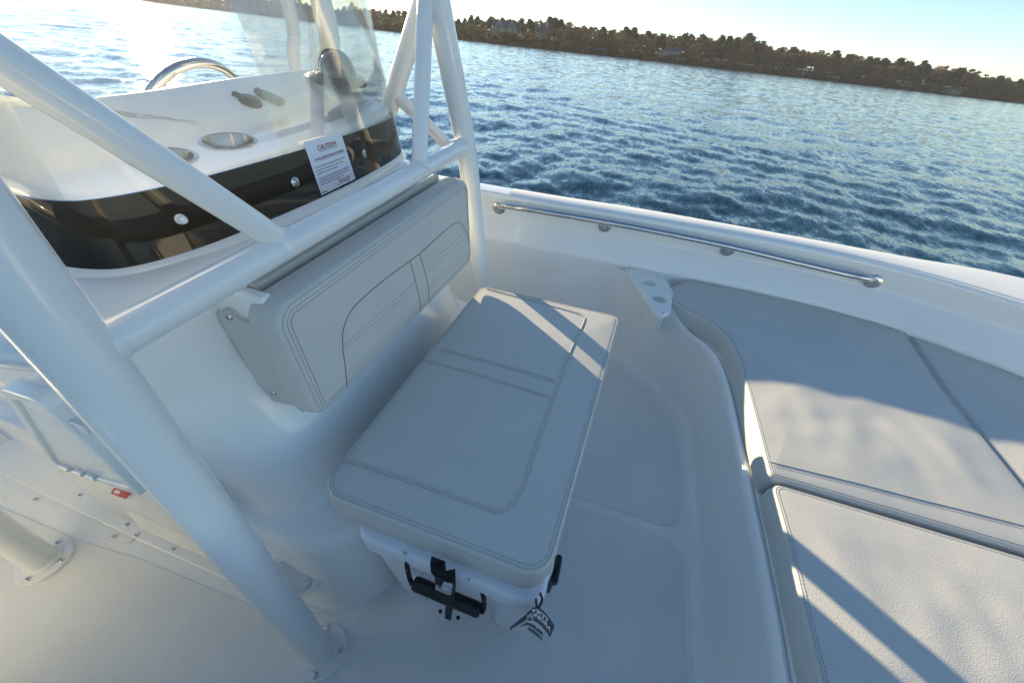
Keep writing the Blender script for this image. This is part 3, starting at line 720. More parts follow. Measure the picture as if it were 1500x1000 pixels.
# windshield fasteners
wtree = bvh(sweep_rows([[wpt(i, .95, .0048) for i in range(NW)], [wpt(i, 1.10, .0048) for i in range(NW)]]))
for x, y, kind in ((264, 321, 1), (432, 267, 0), (533, 226, 0), (597, 191, 1)):
    hit = []
    while not hit: hit = onto(wtree, [(x, y)], 0); x -= 2
    h, nn = hit[0]; R = basis(nn)
    if kind: sub(con, 'nylon_knob', *place(lathe([(.0085, 0), (.0085, .003), (.0065, .004), (.0065, .011), (.0055, .013), (.0001, .0135)], 20), h, R), M['white'])
    else:
        w = sub(con, 'screw_washer', *place(lathe([(.0105, 0), (.0105, .0014), (.006, .0034), (.0055, .0015), (.0001, .0015)], 24), h, R), M['steel']); screw(w, h+nn*.0015, nn, .0042)
# steering wheel
whl = thing('steering_wheel', 'chrome steering wheel rim rising behind the dash beside the sun glare', 'steering wheel', (-1.16, .84, 1.0))
wc = Vector((-1.28, .965, 1.012)); Rw = basis((-.87, 0, .50), (0, 1, 0)); rim = [wc+Rw @ Vector((.165*math.cos(2*math.pi*k/64), .165*math.sin(2*math.pi*k/64), 0)) for k in range(64)]
sub(whl, 'rim', *tube(rim, .0125, 14, closed=True), M['steel'])
for a in (90, 210, 330):
    e = wc+Rw @ Vector((.16*math.cos(math.radians(a)), .16*math.sin(math.radians(a)), 0)); sub(whl, 'spoke', *tube([wc+Rw @ Vector((0, 0, -.04)), e], .007, 10), M['steel'])
sub(whl, 'hub', *place(lathe([(.035, -.06), (.04, -.03), (.03, -.01), (.0001, 0)], 20), wc, Rw), M['black'])
# caution card
def cardpt(x, y): return UP(x, y, (-.6715, .74, .955), (1, .0, .13))
TL, TR_, BR, BL = [cardpt(*p) for p in ((444.3, 208), (499.3, 193.7), (520.7, 262), (471.2, 286.1))]
card = thing('caution_sign', 'white paper caution notice with maroon lettering stuck on the black windshield band', 'sign', tuple((BL+BR)/2))
cn = (BR-BL).cross(TL-BL).normalized(); 
if cn.x < 0: cn = -cn
V = [TL, TR_, BR, BL]; V += [v-cn*.0008 for v in V]
sub(card, 'paper', V, [[0, 1, 2, 3], [7, 6, 5, 4], [0, 4, 5, 1], [1, 5, 6, 2], [2, 6, 7, 3], [3, 7, 4, 0]], M['card'], smooth=False)
def cq(u, v): return (TL.lerp(TR_, u)).lerp(BL.lerp(BR, u), v)+cn*.0006
def cardtext(txt, u0, u1, v0, h, m='maroon', bold=.01, name='lettering'):
    V, Fc = textmesh(txt, 1, bold); xs = [v.x for v in V]; ys = [v.y for v in V]; w = max(xs)-min(xs); hh = max(ys)-min(ys)
    return [cq(u0+(v.x-min(xs))/w*(u1-u0), v0+h*(1-(v.y-min(ys))/hh)) for v in V], Fc
def bar(u0, u1, v0, v1): return [cq(u0, v0), cq(u1, v0), cq(u1, v1), cq(u0, v1)], [[0, 1, 2, 3]]
g = G(); g.add(*cardtext('CAUTION', .27, .77, .125, .09, bold=.02)); g.add(*bar(.27, .77, .232, .24)); sub(card, 'heading', g.V, g.F, M['maroon'], smooth=False)
g = G(); g.add(*cardtext('AVOID SCRATCHES AND CRAZING', .12, .92, .33, .042, bold=.02)); g.add(*bar(.12, .92, .382, .387)); sub(card, 'subheading', g.V, g.F, M['maroon'], smooth=False)
g = G()
for i, (t, u1) in enumerate((('DO NOT CLEAN WITH WINDOW SPRAYS, KITCHEN', .88), ('CLEANERS OR SOLVENTS SUCH AS ACETONE,', .80), ('GASOLINE, OR LACQUER THINNER.', .62))): g.add(*cardtext(t, .06, u1, .475+i*.06, .034))
for i, (t, u1) in enumerate((('WASH ONLY WITH MILD DETERGENT AND PLENTY OF', .92), ('LUKEWARM WATER AND SOFT CLOTHS. DO NOT USE', .88), ('GASOLINE. RINSE WELL AND BLOT DRY.', .72))): g.add(*cardtext(t, .06, u1, .69+i*.055, .032))
sub(card, 'small_print', g.V, g.F, M['maroon'], smooth=False)
g = G(); g.add(*cardtext('BOSTON', .52, .68, .855, .018)); g.add(*cardtext('WHALER', .52, .86, .885, .045, bold=.02)); g.add(*bar(.46, .84, .952, .962)); g.add(*bar(.70, .95, .862, .868)); g.add(*bar(.03, .17, .955, .975))
sub(card, 'maker_mark', g.V, g.F, M['maroon'], smooth=False)
# side locker on the near face
lk = thing('side_locker', 'white plastic locker door with recessed finger pull on the side of the console', 'locker', (-1.0, .18, .3))
yd = .150
def sx(x, y, Y=yd): p = U(x, y, Y=Y); return (p.x, p.z)
tl, bl, br = sx(6, 566), sx(86, 684), sx(212, 722)
XR = -.765
fr_ = [tl, bl, (XR, br[1]+(br[1]-bl[1])/(br[0]-bl[0])*(XR-br[0])), (XR+.03, tl[1]+.012)]
fo_ = rpoly(fr_, [.03, .03, .02, .02], 6); c_ = Vector((sum(p[0] for p in fr_)/4, sum(p[1] for p in fr_)/4))
fi_ = rpoly([tuple(c_+(Vector(p)-c_).normalized()*((Vector(p)-c_).length-.021)) for p in fr_], [.022, .022, .015, .015], 6)
V, Fc = curveplate([[tuple(p) for p in fo_], [tuple(p) for p in fi_]], .020, .004)
sub(lk, 'frame', [(v.x, yd+.018-v.z, v.y) for v in V], Fc, M['gel'])
bx = inset(fo_, .006); n = len(bx); sub(lk, 'surround', [(p.x, .165, p.y) for p in bx]+[(p.x, .226, p.y) for p in bx], [[k, (k+1) % n, n+(k+1) % n, n+k] for k in range(n)]+[list(range(n))], M['gel'])
di_ = inset(fi_, .004); V, Fc = slab(di_, 0, .0155, bev=.005, dens=1, rings=3, seg=4)
dr = sub(lk, 'door', [(v[0], .1655-v[2], v[1]) for v in V], Fc, M['gel'])
hc = sx(104, 622); V, Fc = slab(rpoly([(hc[0]-.042, hc[1]+.014), (hc[0]+.045, hc[1]+.016), (hc[0]+.03, hc[1]-.014), (hc[0]-.018, hc[1]-.018)], [.005, .005, .02, .02], 6), 0, .004, bev=.002, dens=1, rings=3)
sub(dr, 'finger_pull', [(v[0], .153-v[2], v[1]) for v in V], Fc, M['dirtyplate'])
for x, y in ((98, 684), (118, 691), (136, 697)):
    p = U(x, y, Y=yd-.003); sub(lk, 'hinge', *tube([p-Vector((.011, 0, 0)), p+Vector((.011, 0, 0))], .007, 12), M['gel'])
lq = [U(x, y, Y=.168) for x, y in ((167, 713), (191, 721), (184, 731), (162, 722))]
lb_ = sub(lk, 'warning_label', lq+[v+Vector((0, .002, 0)) for v in lq], [[0, 1, 2, 3], [7, 6, 5, 4], [0, 4, 5, 1], [2, 6, 7, 3], [1, 5, 6, 2], [3, 7, 4, 0]], M['red'], smooth=False)
lq2 = [lq[0].lerp(lq[2], .15)+Vector((0, -.0006, 0)), lq[0].lerp(lq[1], .48).lerp(lq[3].lerp(lq[2], .48), .2)+Vector((0, -.0006, 0)), lq[0].lerp(lq[1], .48).lerp(lq[3].lerp(lq[2], .48), .62)+Vector((0, -.0006, 0)), lq[0].lerp(lq[3], .68).lerp(lq[1].lerp(lq[2], .68), .12)+Vector((0, -.0006, 0))]
sub(lb_, 'label_field', lq2, [[0, 1, 2, 3]], M['card'], smooth=False)
sub(lk, 'cabinet', *box(-1.30, -.72, .174, .26, .02, .52, .004), M['gel'])
# round inspection plate on the pod
ip = thing('inspection_plate', 'round white inspection plate with clear cover low on the console corner behind the pipe leg', 'deck plate', tuple(U(425, 850, Y=.175)))
pp, nn_ = onto(ctree, [(429, 838)], .0)[0]; R = basis((.34, -.86, .38), (0, 0, 1)); pp = pp+R @ Vector((0, 0, .010))
sub(ip, 'ring', *place(lathe([(.078, -.075), (.074, .002), (.070, .005), (.056, .006), (.054, .003)], 44), pp, R), M['gel'])
sub(ip, 'cover', *place(lathe([(.053, 0), (.053, .006), (.046, .010), (.042, .009), (.0001, .009)], 40), pp, R), M['dirtyplate'])
for a in (20, 140, 260): 
    q = pp+R @ Vector((.043*math.cos(math.radians(a)), .043*math.sin(math.radians(a)), .007)); screw(ip, q, R @ Vector((0, 0, 1)), .004)

# ================================================================== PIPE FRAME
fr = thing('pipe_frame', 'white powder coated pipe frame standing around the console on round deck flanges', 'frame', (-.9, CY, 0))
def legray(x, y, X): return U(x, y, X=X)
base = Vector((-.452, .080, .012)); jn = U(118, 522, X=-.520)
up1 = jn+(jn-base).normalized()*1.25
def leg(base, jn, top, r, name='leg', fl=True, curve=None):
    P = [base]+[base.lerp(jn, t) for t in (.25, .5, .75)]+[jn]+(curve or [jn.lerp(top, .5)])+[top]
    o = sub(fr, name, *tube(cat_mull(P, 5), r, 28), M['tube'])
    return o
def flange(c, r=.062, tilt=None):
    f = sub(fr, 'deck_flange', *place(lathe([(r, -.008), (r, .002), (r-.003, .005), (r-.02, .0055), (.02, .0055)], 40), c), M['tube'])
    for a in (20, 110, 200, 290):
        screw(f, Vector(c)+Vector(((r-.013)*math.cos(math.radians(a)), (r-.013)*math.sin(math.radians(a)), .0055)), (0, 0, 1), .0062)
    sub(f, 'weld', *place(lathe([(.043, .004), (.041, .009), (.036, .014)], 28), c), M['tube'])
R1 = .0335
mir = lambda v: Vector((v.x, 2*CY-v.y, v.z))
leg(base, jn, up1, R1); flange((-.447, .083, .008))
fb = mir(base); fj = U(682, 212, X=-.522); ft = fj+(U(640, 0, X=-.56)-fj)*2.2
leg(fb, fj, ft, R1); flange((fb.x+.005, fb.y-.003, .008))
# cross bar
b0 = U(162, 500, X=-.52); b1 = U(668, 220, X=-.52)
sub(fr, 'cross_bar', *tube([jn.lerp(b0, .3), b0, b1, fj.lerp(b1, .3)], .0235, 26), M['tube'])
for p, d in ((b0, (b1-b0).normalized()), (b1, (b0-b1).normalized())):
    sub(fr, 'weld', *tube([p-d*.03, p-d*.006, p+d*.001, p+d*.006], [.031, .0275, .0255, .0236], 20), M['tube'])
# diagonal struts
def strut(px0, px1, X0, X1, ext=2.2):
    a = U(*px0, X=X0); b = U(*px1, X=X1); t = a+(b-a)*ext; d = (b-a).normalized()
    sub(fr, 'strut', *tube([a-d*.02, a, a+(t-a)*.5, t], .0205, 24), M['tube'])
    sub(fr, 'weld', *tube([a-d*.006, a+d*.004, a+d*.008], [.029, .0245, .0207], 20), M['tube'])
strut((408, 352), (0, 88), -.522, -.56); strut((614, 243), (623, 0), -.522, -.58)
# aft legs with flanges
ab = Vector((-1.338, .012, .012)); at_ = U(-60, 700, X=-1.30)
leg(ab, ab+Vector((.02, .045, .9)), ab+Vector((.10, .09, 2.0)), R1); flange((-1.335, .012, .008))
fab = mir(ab); P1 = U(577, 137, Y=1.36); P2 = U(609, 37, Y=1.34)
sub(fr, 'leg', *tube(cat_mull([fab, fab.lerp(P1, .4)+Vector((-.05, 0, .03)), P1, P2, P2+(P2-P1)*1.5], 6), .030, 24), M['tube']); flange((fab.x, fab.y, .008))
sub(fr, 'side_brace', *tube([P1, U(627, 184, Y=1.36), U(657, 214, Y=1.335), fj], .0215, 22), M['tube'])
nj = jn.lerp(base, .02)
sub(fr, 'side_brace', *tube([ab+Vector((.022, .05, 1.0)), ab+Vector((.1, .05, 1.0)), jn+Vector((-.05, -.02, .01)), jn], .0215, 22), M['tube'])
# leaning post arms beyond the dash, with an added sun-blocking body
lp = thing('leaning_post', 'white curved pipe uprights of the helm leaning post behind the dash, with an unseen body added to block sun', 'seat frame', (-1.7, 1.2, 0))
sub(lp, 'base', *box(-1.92, -1.50, .30, 1.16, .0, .78, .02), M['gel'])  # unseen base and seat, added to keep direct sun off the deck
sub(lp, 'seat', *slab(rpoly([(-1.95, .26), (-1.47, .26), (-1.47, 1.20), (-1.95, 1.20)], .06, 6), .782, .90, bev=.03, puff=.01, dens=.05), M['vinyls'])
ob = thing('outboard_sun_block', 'unseen dark outboard cowl added at the transom to block low sun', 'outboard motor', (-3.6, CY, -.3))  # out of view, added to cut low sun on the starboard liner
sub(ob, 'cowl', *slab(rpoly([(-4.05, .50), (-3.42, .56), (-3.42, .90), (-4.05, .96)], .10, 6), .62, 1.22, bev=.12, puff=.03, dens=.06, seg=6), M['black'])
sub(ob, 'midsection', *box(-3.80, -3.50, .62, .84, -.7, .625, .04), M['black'])
a0, a1, a2 = U(487, 100, Y=1.50), U(482, 50, Y=1.49), U(468, -8, Y=1.48)
sub(lp, 'upright', *tube(cat_mull([(a0.x-.04, a0.y, .0), (a0.x-.02, a0.y, .6), a0, a1, a2, a2+(a2-a1)*1.4], 6), .036, 24), M['tube'])
a0, a1, a2 = U(432, 100, Y=1.58), U(430, 50, Y=1.58), U(420, -5, Y=1.57)
sub(lp, 'upright', *tube(cat_mull([(a0.x-.04, a0.y, .0), (a0.x-.02, a0.y, .6), a0, a1, a2, a2+(a2-a1)*1.4], 6), .024, 24), M['tube'])

# ================================================================== heel all boat things
KS = .935; ZT = 1.3-(1.3-.412)*KS
def lift(v):
    if v.z > .412: return Vector((v.x*KS, v.y*KS, 1.3-(1.3-v.z)*KS))
    t = max(0, v.z)/.412; k = 1+(KS-1)*t
    return Vector((v.x*k, v.y*k, v.z*ZT/.412))
for o in (cool, seat, strap, tagt):
    for c in o.children_recursive:
        if c.type == 'MESH':
            off = Vector(o['_b'])
            for v in c.data.vertices: v.co = lift(v.co+off)-off
bpy.context.view_layer.update()
for o in BOAT: o.matrix_world = HEEL @ Matrix.Translation(Vector(o['_b']))
for o in bpy.data.objects:
    if '_b' in o.keys(): del o['_b']

# ================================================================== CAMERA
cam = bpy.data.cameras.new('camera'); co = bpy.data.objects.new('camera', cam); COL.objects.link(co)
cam.sensor_width = 36; cam.lens = F*36/1500; cam.clip_start = .02; cam.clip_end = 6000
RW = H3 @ RB
co.matrix_world = Matrix.Translation(H3 @ CAM) @ RW.to_4x4()
sc.camera = co
CW = H3 @ CAM
def wray(x, y): return (RW @ Vector((x-750, -(y-500), -F))).normalized()

# ================================================================== WATER
WZ = -.45; EYE = CW.z-WZ
wd_ = math.radians(-60)
def lake_mesh(A0, A1, NA, rs, waves):
    rs = np.array(rs); az = np.radians(np.linspace(A0, A1, NA)); A, Rr = np.meshgrid(az, rs)
    X = Rr*np.cos(A); Y = Rr*np.sin(A)+.3; Z = np.zeros_like(X)
    if waves:
        rg = np.random.RandomState(3); dr = np.gradient(rs)[:, None]; dA = math.radians(A1-A0)/NA
        for k in range(46):
            lam = .16*1.077**k; th = wd_+rg.normal(0, .8); kk = 2*math.pi/lam; amp = .0060*lam**.8*rg.uniform(.5, 1.2)*min(1, (.8/lam)**.4)
            cr_ = np.abs(np.cos(A-th)); sr_ = np.abs(np.sin(A-th)); stp = kk*np.maximum(cr_*dr, sr_*Rr*dA)
            lim = np.clip((2.3-stp)/.9, 0, 1)*np.clip((480-Rr)/60, 0, 1)
            ph = kk*(X*math.cos(th)+Y*math.sin(th))+rg.uniform(0, 6.28)+.8*np.sin(.124*X/lam+.27*Y/lam+k)
            Z += lim*amp*((1-2*np.abs(np.sin(ph/2)))*.9 if k % 3 == 0 else np.sin(ph))
    V = np.stack([X, Y, Z+WZ], -1).reshape(-1, 3); idx = np.arange(len(rs)*NA).reshape(len(rs), NA)
    Q = np.stack([idx[:-1, :-1], idx[1:, :-1], idx[1:, 1:], idx[:-1, 1:]], -1).reshape(-1, 4)
    return V, Q
rs = []; r = .9
while r < 24: rs.append(r); r *= 1.0165
while r < 500: rs.append(r); r += .42
while r < 1600: rs.append(r); r *= 1.06
V1, Q1 = lake_mesh(12, 168, 820, rs, True)
rc = [.9]
while rc[-1] < 1600: rc.append(rc[-1]*1.12)
V2, Q2 = lake_mesh(168, 372, 120, rc, False)
V = np.concatenate([V1, V2]); Q = np.concatenate([Q1, Q2+len(V1)])
me = bpy.data.meshes.new('lake_water'); me.vertices.add(len(V)); me.vertices.foreach_set('co', V.ravel().astype(np.float32))
me.loops.add(Q.size); me.loops.foreach_set('vertex_index', Q.ravel().astype(np.int32)); me.polygons.add(len(Q)); me.polygons.foreach_set('loop_start', np.arange(0, Q.size, 4, dtype=np.int32)); me.polygons.foreach_set('loop_total', np.full(len(Q), 4, dtype=np.int32))
me.polygons.foreach_set('use_smooth', np.ones(len(Q), bool)); me.update()
wo = bpy.data.objects.new('lake_water', me); COL.objects.link(wo); tag(wo, kind='structure')
def water_mat():
    m = bpy.data.materials.new('lake_water'); m.use_nodes = True; nt = m.node_tree; N = nt.nodes.new; L = nt.links.new
    b = nt.nodes['Principled BSDF']; b.inputs['Base Color'].default_value = (.006, .040, .055, 1); b.inputs['Roughness'].default_value = .11; b.inputs['IOR'].default_value = 1.33
    tc = N('ShaderNodeTexCoord'); mp = N('ShaderNodeMapping'); mp.inputs['Rotation'].default_value = (0, 0, wd_); mp.inputs['Scale'].default_value = (1.6, .75, 1)
    L(tc.outputs['Object'], mp.inputs[0]); prev = None
    geo = N('ShaderNodeNewGeometry'); cur = geo.outputs['Normal']
    for s, kx, det, rg_ in ((.8, .10, 3, .6), (5.0, .33, 5, .62), (20.0, .30, 3, .6)):
        n = N('ShaderNodeTexNoise'); n.inputs['Scale'].default_value = s; n.inputs['Detail'].default_value = det; n.inputs['Roughness'].default_value = rg_; n.inputs['Distortion'].default_value = .3
        L(mp.outputs[0], n.inputs['Vector'])
        a = N('ShaderNodeVectorMath'); a.operation = 'SUBTRACT'; a.inputs[1].default_value = (.5, .5, .5); L(n.outputs['Color'], a.inputs[0])
        c = N('ShaderNodeVectorMath'); c.operation = 'MULTIPLY'; c.inputs[1].default_value = (kx, kx, 0); L(a.outputs[0], c.inputs[0])
        d = N('ShaderNodeVectorMath'); d.operation = 'ADD'; L(cur, d.inputs[0]); L(c.outputs[0], d.inputs[1]); cur = d.outputs[0]
    nn = N('ShaderNodeVectorMath'); nn.operation = 'NORMALIZE'; L(cur, nn.inputs[0]); L(nn.outputs[0], b.inputs['Normal'])
    b.inputs['Roughness'].default_value = .05; return m
me.materials.append(water_mat())

# ================================================================== FAR SHORE
SH = [(-120, 1.6), (207, 1.9), (375, 3.2), (470, 4.6), (580, 5.0), (660, 5.2), (750, 5.2), (900, 4.2), (1125, 3.4), (1300, 3.4), (1500, 3.2), (1620, 3.0)]
HOR = lambda x: -25+.1155*x
TOP = [(-100, -40), (190, -26), (375, -6), (472, 4), (500, 12), (520, 8), (560, 14), (600, 17), (652, 22), (680, 27), (720, 24), (750, 27), (800, 26), (850, 34), (880, 40), (920, 41), (960, 47), (1000, 49), (1050, 54), (1079, 51), (1090, 61), (1110, 63), (1128, 69), (1145, 66), (1180, 72), (1240, 78), (1290, 84), (1330, 90), (1400, 100), (1420, 107), (1450, 109), (1500, 120), (1600, 134)]
def shore(px):
    d = wray(px, HOR(px)+interp(px, SH)); az_ = math.atan2(d.y, d.x); D = min(900, EYE/max(.0015, -d.z/math.hypot(d.x, d.y))); return az_, D
def topz(px, D):
    d = wray(px, interp(px, TOP)); return CW.z+D*d.z/math.hypot(d.x, d.y)
pxl = [-120+10*i for i in range(175)]; S = [shore(p) for p in pxl]
az0, D0 = S[0]; az1, D1 = S[-1]
ex = [(az0+.12*k, D0) for k in range(10, 0, -1)]+S+[(az1-.12*k, D1) for k in range(1, 9)]
V = []; cols = [(0, -1.0), (2, .25), (8, 1.4), (30, 3.5), (90, 7), (220, 11), (500, 13)]
for a, D in ex:
    for dd, z in cols: rr = D+dd; V.append((rr*math.cos(a), rr*math.sin(a), WZ+z+(noise.noise((a*30, dd*.02, 0))*1.2 if dd > 3 else 0)))
nc = len(cols); Fc = [[i*nc+k, i*nc+k+1, (i+1)*nc+k+1, (i+1)*nc+k] for i in range(len(ex)-1) for k in range(nc-1)]
M['bank'] = mat('leaf_litter_bank', (.022, .018, .012), .95, var=.4, varscale=.08)
o = mk('far_shore', V, Fc, M['bank']); tag(o, kind='structure')
# trees
def leafmat(name, col, var):
    m = mat(name, col, .9, var=var, varscale=.12, spec=.1)
    nt = m.node_tree; b = nt.nodes['Principled BSDF']; t = nt.nodes.new('ShaderNodeBsdfTranslucent'); mx = nt.nodes.new('ShaderNodeMixShader'); mx.inputs[0].default_value = .4
    src = b.inputs['Base Color'].links[0].from_socket; nt.links.new(src, t.inputs['Color']); nt.links.new(b.outputs[0], mx.inputs[1]); nt.links.new(t.outputs[0], mx.inputs[2])
    nt.links.new(mx.outputs[0], nt.nodes['Material Output'].inputs['Surface']); return m
LM = {'brown': leafmat('bare_brown_twigs', (.19, .140, .090), .35), 'rust': leafmat('rust_leaves', (.23, .150, .075), .35), 'olive': leafmat('olive_leaves', (.15, .13, .065), .4), 'pine': leafmat('dark_needles', (.045, .065, .032), .4)}
BARK = mat('bark', (.06, .045, .035), .9)
def tree_mesh(kind, seed):
    r_ = random.Random(seed); V = []; Fc = []
    def clump(c, s, n, flat=.7):
        for _ in range(n):
            d = Vector((r_.gauss(0, 1), r_.gauss(0, 1), r_.gauss(0, flat))); d = d/max(.3, d.length)*r_.uniform(.35, 1)*s; p = c+d
            a = Vector((r_.gauss(0, 1), r_.gauss(0, 1), r_.gauss(0, 1))).normalized(); b = a.orthogonal().normalized(); w = r_.uniform(.016, .034)
            k = len(V); V.extend([p-a*w-b*w*.5, p+a*w-b*w*.7, p+a*w*.8+b*w, p-a*w*.7+b*w*.8]); Fc.append([k, k+1, k+2, k+3])
    limbs = G()
    limbs.add(*tube([(0, 0, -.03), (.005, 0, .3), (-.01, .01, .6), (0, 0, .86)], [.022, .016, .010, .003], 7))
    if kind == 'pine':
        for i in range(13):
            z = .42+.55*i/12; rad = (.26*(1-(z-.42)/.68)+.03)*r_.uniform(.6, 1.25)
            for k in range(4):
                a = r_.uniform(0, 6.28); c = Vector((math.cos(a)*rad*.75, math.sin(a)*rad*.75, z+r_.uniform(-.02, .02)))
                clump(c, .095, 24, .6); limbs.add(*tube([(0, 0, z-.02), tuple(c)], [.005, .002], 4))
    else:
        for i in range(22):
            z = r_.uniform(.26, .92); rad = .30*math.sqrt(max(.05, 1-((z-.56)/.42)**2))*r_.uniform(.35, 1.0); a = r_.uniform(0, 6.28)
            c = Vector((math.cos(a)*rad, math.sin(a)*rad, z)); clump(c, r_.uniform(.07, .12), 36)
            limbs.add(*tube([(0, 0, max(.15, z-.25)), tuple(c*.6+Vector((0, 0, z*.4-.05))), tuple(c)], [.008, .005, .002], 4))
    return V, Fc, limbs
TM = {}
for ki, kind in enumerate(('brown', 'rust', 'olive', 'pine')):
    for v in range(3):
        Vc, Fc_, lb = tree_mesh(kind, 11*ki+v)
        mc = bpy.data.meshes.new('crown'); mc.from_pydata([tuple(p) for p in Vc], [], Fc_); mc.materials.append(LM[kind]); mc.update()
        ml = bpy.data.meshes.new('trunk'); ml.from_pydata([tuple(p) for p in lb.V], [], lb.F); ml.materials.append(BARK); ml.update()
        TM[kind, v] = (mc, ml)
LBL = {'brown': 'leafless brown broadleaf tree in the belt of woods on the far shore', 'rust': 'rust coloured autumn tree among the woods on the far shore', 'olive': 'olive green half bare tree in the woods on the far shore', 'pine': 'dark green pine rising from the woods on the far shore'}
NM = {'brown': 'bare_tree', 'rust': 'autumn_tree', 'olive': 'olive_tree', 'pine': 'pine_tree'}
def plant(kind, px, back, hz_, wid=None):
    a, D = shore(px); D += back; x, y = D*math.cos(a), D*math.sin(a); gz = WZ+interp(back, [(c[0], c[1]) for c in cols])
    h = hz_ if hz_ else 12
    v = rnd.randrange(3); mc, ml = TM[kind, v]
    e = bpy.data.objects.new(NM[kind], None); COL.objects.link(e); e.location = (x, y, gz-.2); e.rotation_euler = (0, 0, rnd.uniform(0, 6.28))
    w = wid or 1; e.scale = (h*w, h*w, h); tag(e, LBL[kind], 'tree', 'trees of the far shore woods')
    for nm, mm in (('crown', mc), ('trunk', ml)):
        c = bpy.data.objects.new(nm, mm); COL.objects.link(c); c.parent = e
# back mass as one woodland
wv = []; wf = []
def addwood(kind_mesh, loc, s, rot, w):
    k = len(wv); c_, s_ = math.cos(rot), math.sin(rot)
    for v in kind_mesh[0]: wv.append((loc[0]+(v[0]*c_-v[1]*s_)*s*w, loc[1]+(v[0]*s_+v[1]*c_)*s*w, loc[2]+v[2]*s))
    for f in kind_mesh[1]: wf.append([i+k for i in f])
wm = [tree_mesh('brown', 91), tree_mesh('pine', 92)]
for px in range(-110, 1610, 4):
    a, D = shore(px); D += rnd.uniform(60, 90); h = max(6, topz(px, D)-(WZ+6))*rnd.uniform(.84, .95)
    addwood(wm[rnd.random() < .3], (D*math.cos(a), D*math.sin(a), WZ+4), h, rnd.uniform(0, 6), 1.4)
wl_ = [tree_mesh('brown', 93), tree_mesh('olive', 94), tree_mesh('brown', 95)]
for px in range(-110, 1610, 4):
    a, D = shore(px+rnd.uniform(-2, 2)); D += rnd.uniform(3, 9); addwood(wl_[rnd.randrange(3)], (D*math.cos(a), D*math.sin(a), WZ-1), rnd.uniform(4, 8.5), rnd.uniform(0, 6), 1.6)
wood = mk('distant_woodland', wv, wf, LM['olive'], smooth=False); tag(wood, 'mixed woodland closing the skyline behind the shore trees', 'woodland', kind='stuff')
x = -90.
while x < 1600:
    near = rnd.random(); back = rnd.uniform(26, 44); D = shore(x)[1]+back; h = (topz(x, D)-(WZ+3.4))*rnd.uniform(.90, 1.03)
    k = rnd.choices(('pine', 'brown', 'olive', 'rust'), (.36, .36, .20, .08))[0]; plant(k, x, back, max(6, h), rnd.uniform(1.15, 1.5)); x += rnd.uniform(7, 12)
x = -90.
clear = ((712, 758), (780, 802), (962, 996), (1160, 1180), (1378, 1402), (1318, 1334))
while x < 1600:
    back = rnd.uniform(9, 20); D = shore(x)[1]+back; h = (topz(x, D)-(WZ+2))*rnd.uniform(.55, .84)
    k = rnd.choices(('pine', 'brown', 'olive', 'rust'), (.08, .45, .25, .22))[0]
    if not any(a-5 < x < b+5 for a, b in clear): plant(k, x, back, max(5, h), rnd.uniform(1.2, 1.6))
    x += rnd.uniform(8, 13)
for px in (1079, 1330, 520, 1101, 690): plant('pine', px, 34, topz(px, shore(px)[1]+34)-(WZ+3.4)+1.0)
# ------------- shore houses and docks
HW = {'blue': mat('blue_grey_siding', (.11, .13, .17), .8), 'tan': mat('tan_siding', (.22, .16, .11), .8), 'cream': mat('cream_siding', (.30, .27, .21), .8), 'roof': mat('slate_roof', (.06, .065, .08), .8), 'trim': mat('white_trim', (.34, .34, .33), .7), 'win': mat('window_glass', (.03, .04, .05), .1), 'dock': mat('weathered_dock_wood', (.18, .15, .12), .9), 'blueroof': mat('blue_dock_roof', (.10, .17, .28), .6)}
def house(px, back, wpx, hpx, wall, label, chim=0, gables=1):
    a, D = shore(px); D += back; sc_ = D*.00165*.9; w = wpx*D*.00125; h = hpx*D*.00115; d = w*.6
    gz = WZ+interp(back, [(c[0], c[1]) for c in cols])
    e = thing('lake_house', label, 'house', (0, 0, 0), boat=False); e.location = (D*math.cos(a), D*math.sin(a), gz-.3); e.rotation_euler = (0, 0, a+math.pi/2)
    if '_b' in e.keys(): del e['_b']
    W = h*.62
    def hb(nm, x0, x1, y0, y1, z0, z1, m, par=None): return sub(par or e, nm, *box(x0, x1, y0, y1, z0, z1, .02), m, smooth=False)
    hb('wall', -w/2, w/2, -d/2, d/2, 0, W, HW[wall])
    V = [(-w/2-.4, -d/2-.4, W), (w/2+.4, -d/2-.4, W), (w/2+.4, d/2+.4, W), (-w/2-.4, d/2+.4, W), (-w/2-.2, 0, h), (w/2+.2, 0, h)]
    rf = sub(e, 'roof', V, [[0, 1, 5, 4], [2, 3, 4, 5], [0, 4, 3], [1, 2, 5], [3, 2, 1, 0]], HW['roof'], smooth=False)
    for gi in range(gables):
        gx = -w*.28+gi*w*.5; gw = w*.17
        V = [(gx-gw, d/2+.6, W*.9), (gx+gw, d/2+.6, W*.9), (gx, d/2+.6, h*.95), (gx-gw, 0, W*.9), (gx+gw, 0, W*.9), (gx, 0, h*.95)]
        sub(e, 'gable', V, [[0, 1, 2], [3, 5, 4], [0, 2, 5, 3], [1, 4, 5, 2], [0, 3, 4, 1]], HW[wall], smooth=False)
        for s_ in (-1, 1):
            sub(e, 'gable_trim', *tube([(gx+s_*gw*1.05, d/2+.7, W*.88), (gx, d/2+.7, h*.96)], .22, 6), HW['trim'])
    for fl in range(2):
        for k in range(5):
            cx = -w*.42+w*.21*k; z0 = W*(.12+.46*fl)
            fm = hb('window', cx-w*.07, cx+w*.07, d/2+.62, d/2+.72, z0, z0+W*.32, HW['trim']); hb('pane', cx-w*.05, cx+w*.05, d/2+.72, d/2+.76, z0+W*.04, z0+W*.28, HW['win'], fm)
    for c_ in range(chim):
        cx = -w*.4+w*.55*c_; hb('chimney', cx-.6, cx+.6, -.6, .6, W, h*1.35, HW['trim'])
    return e
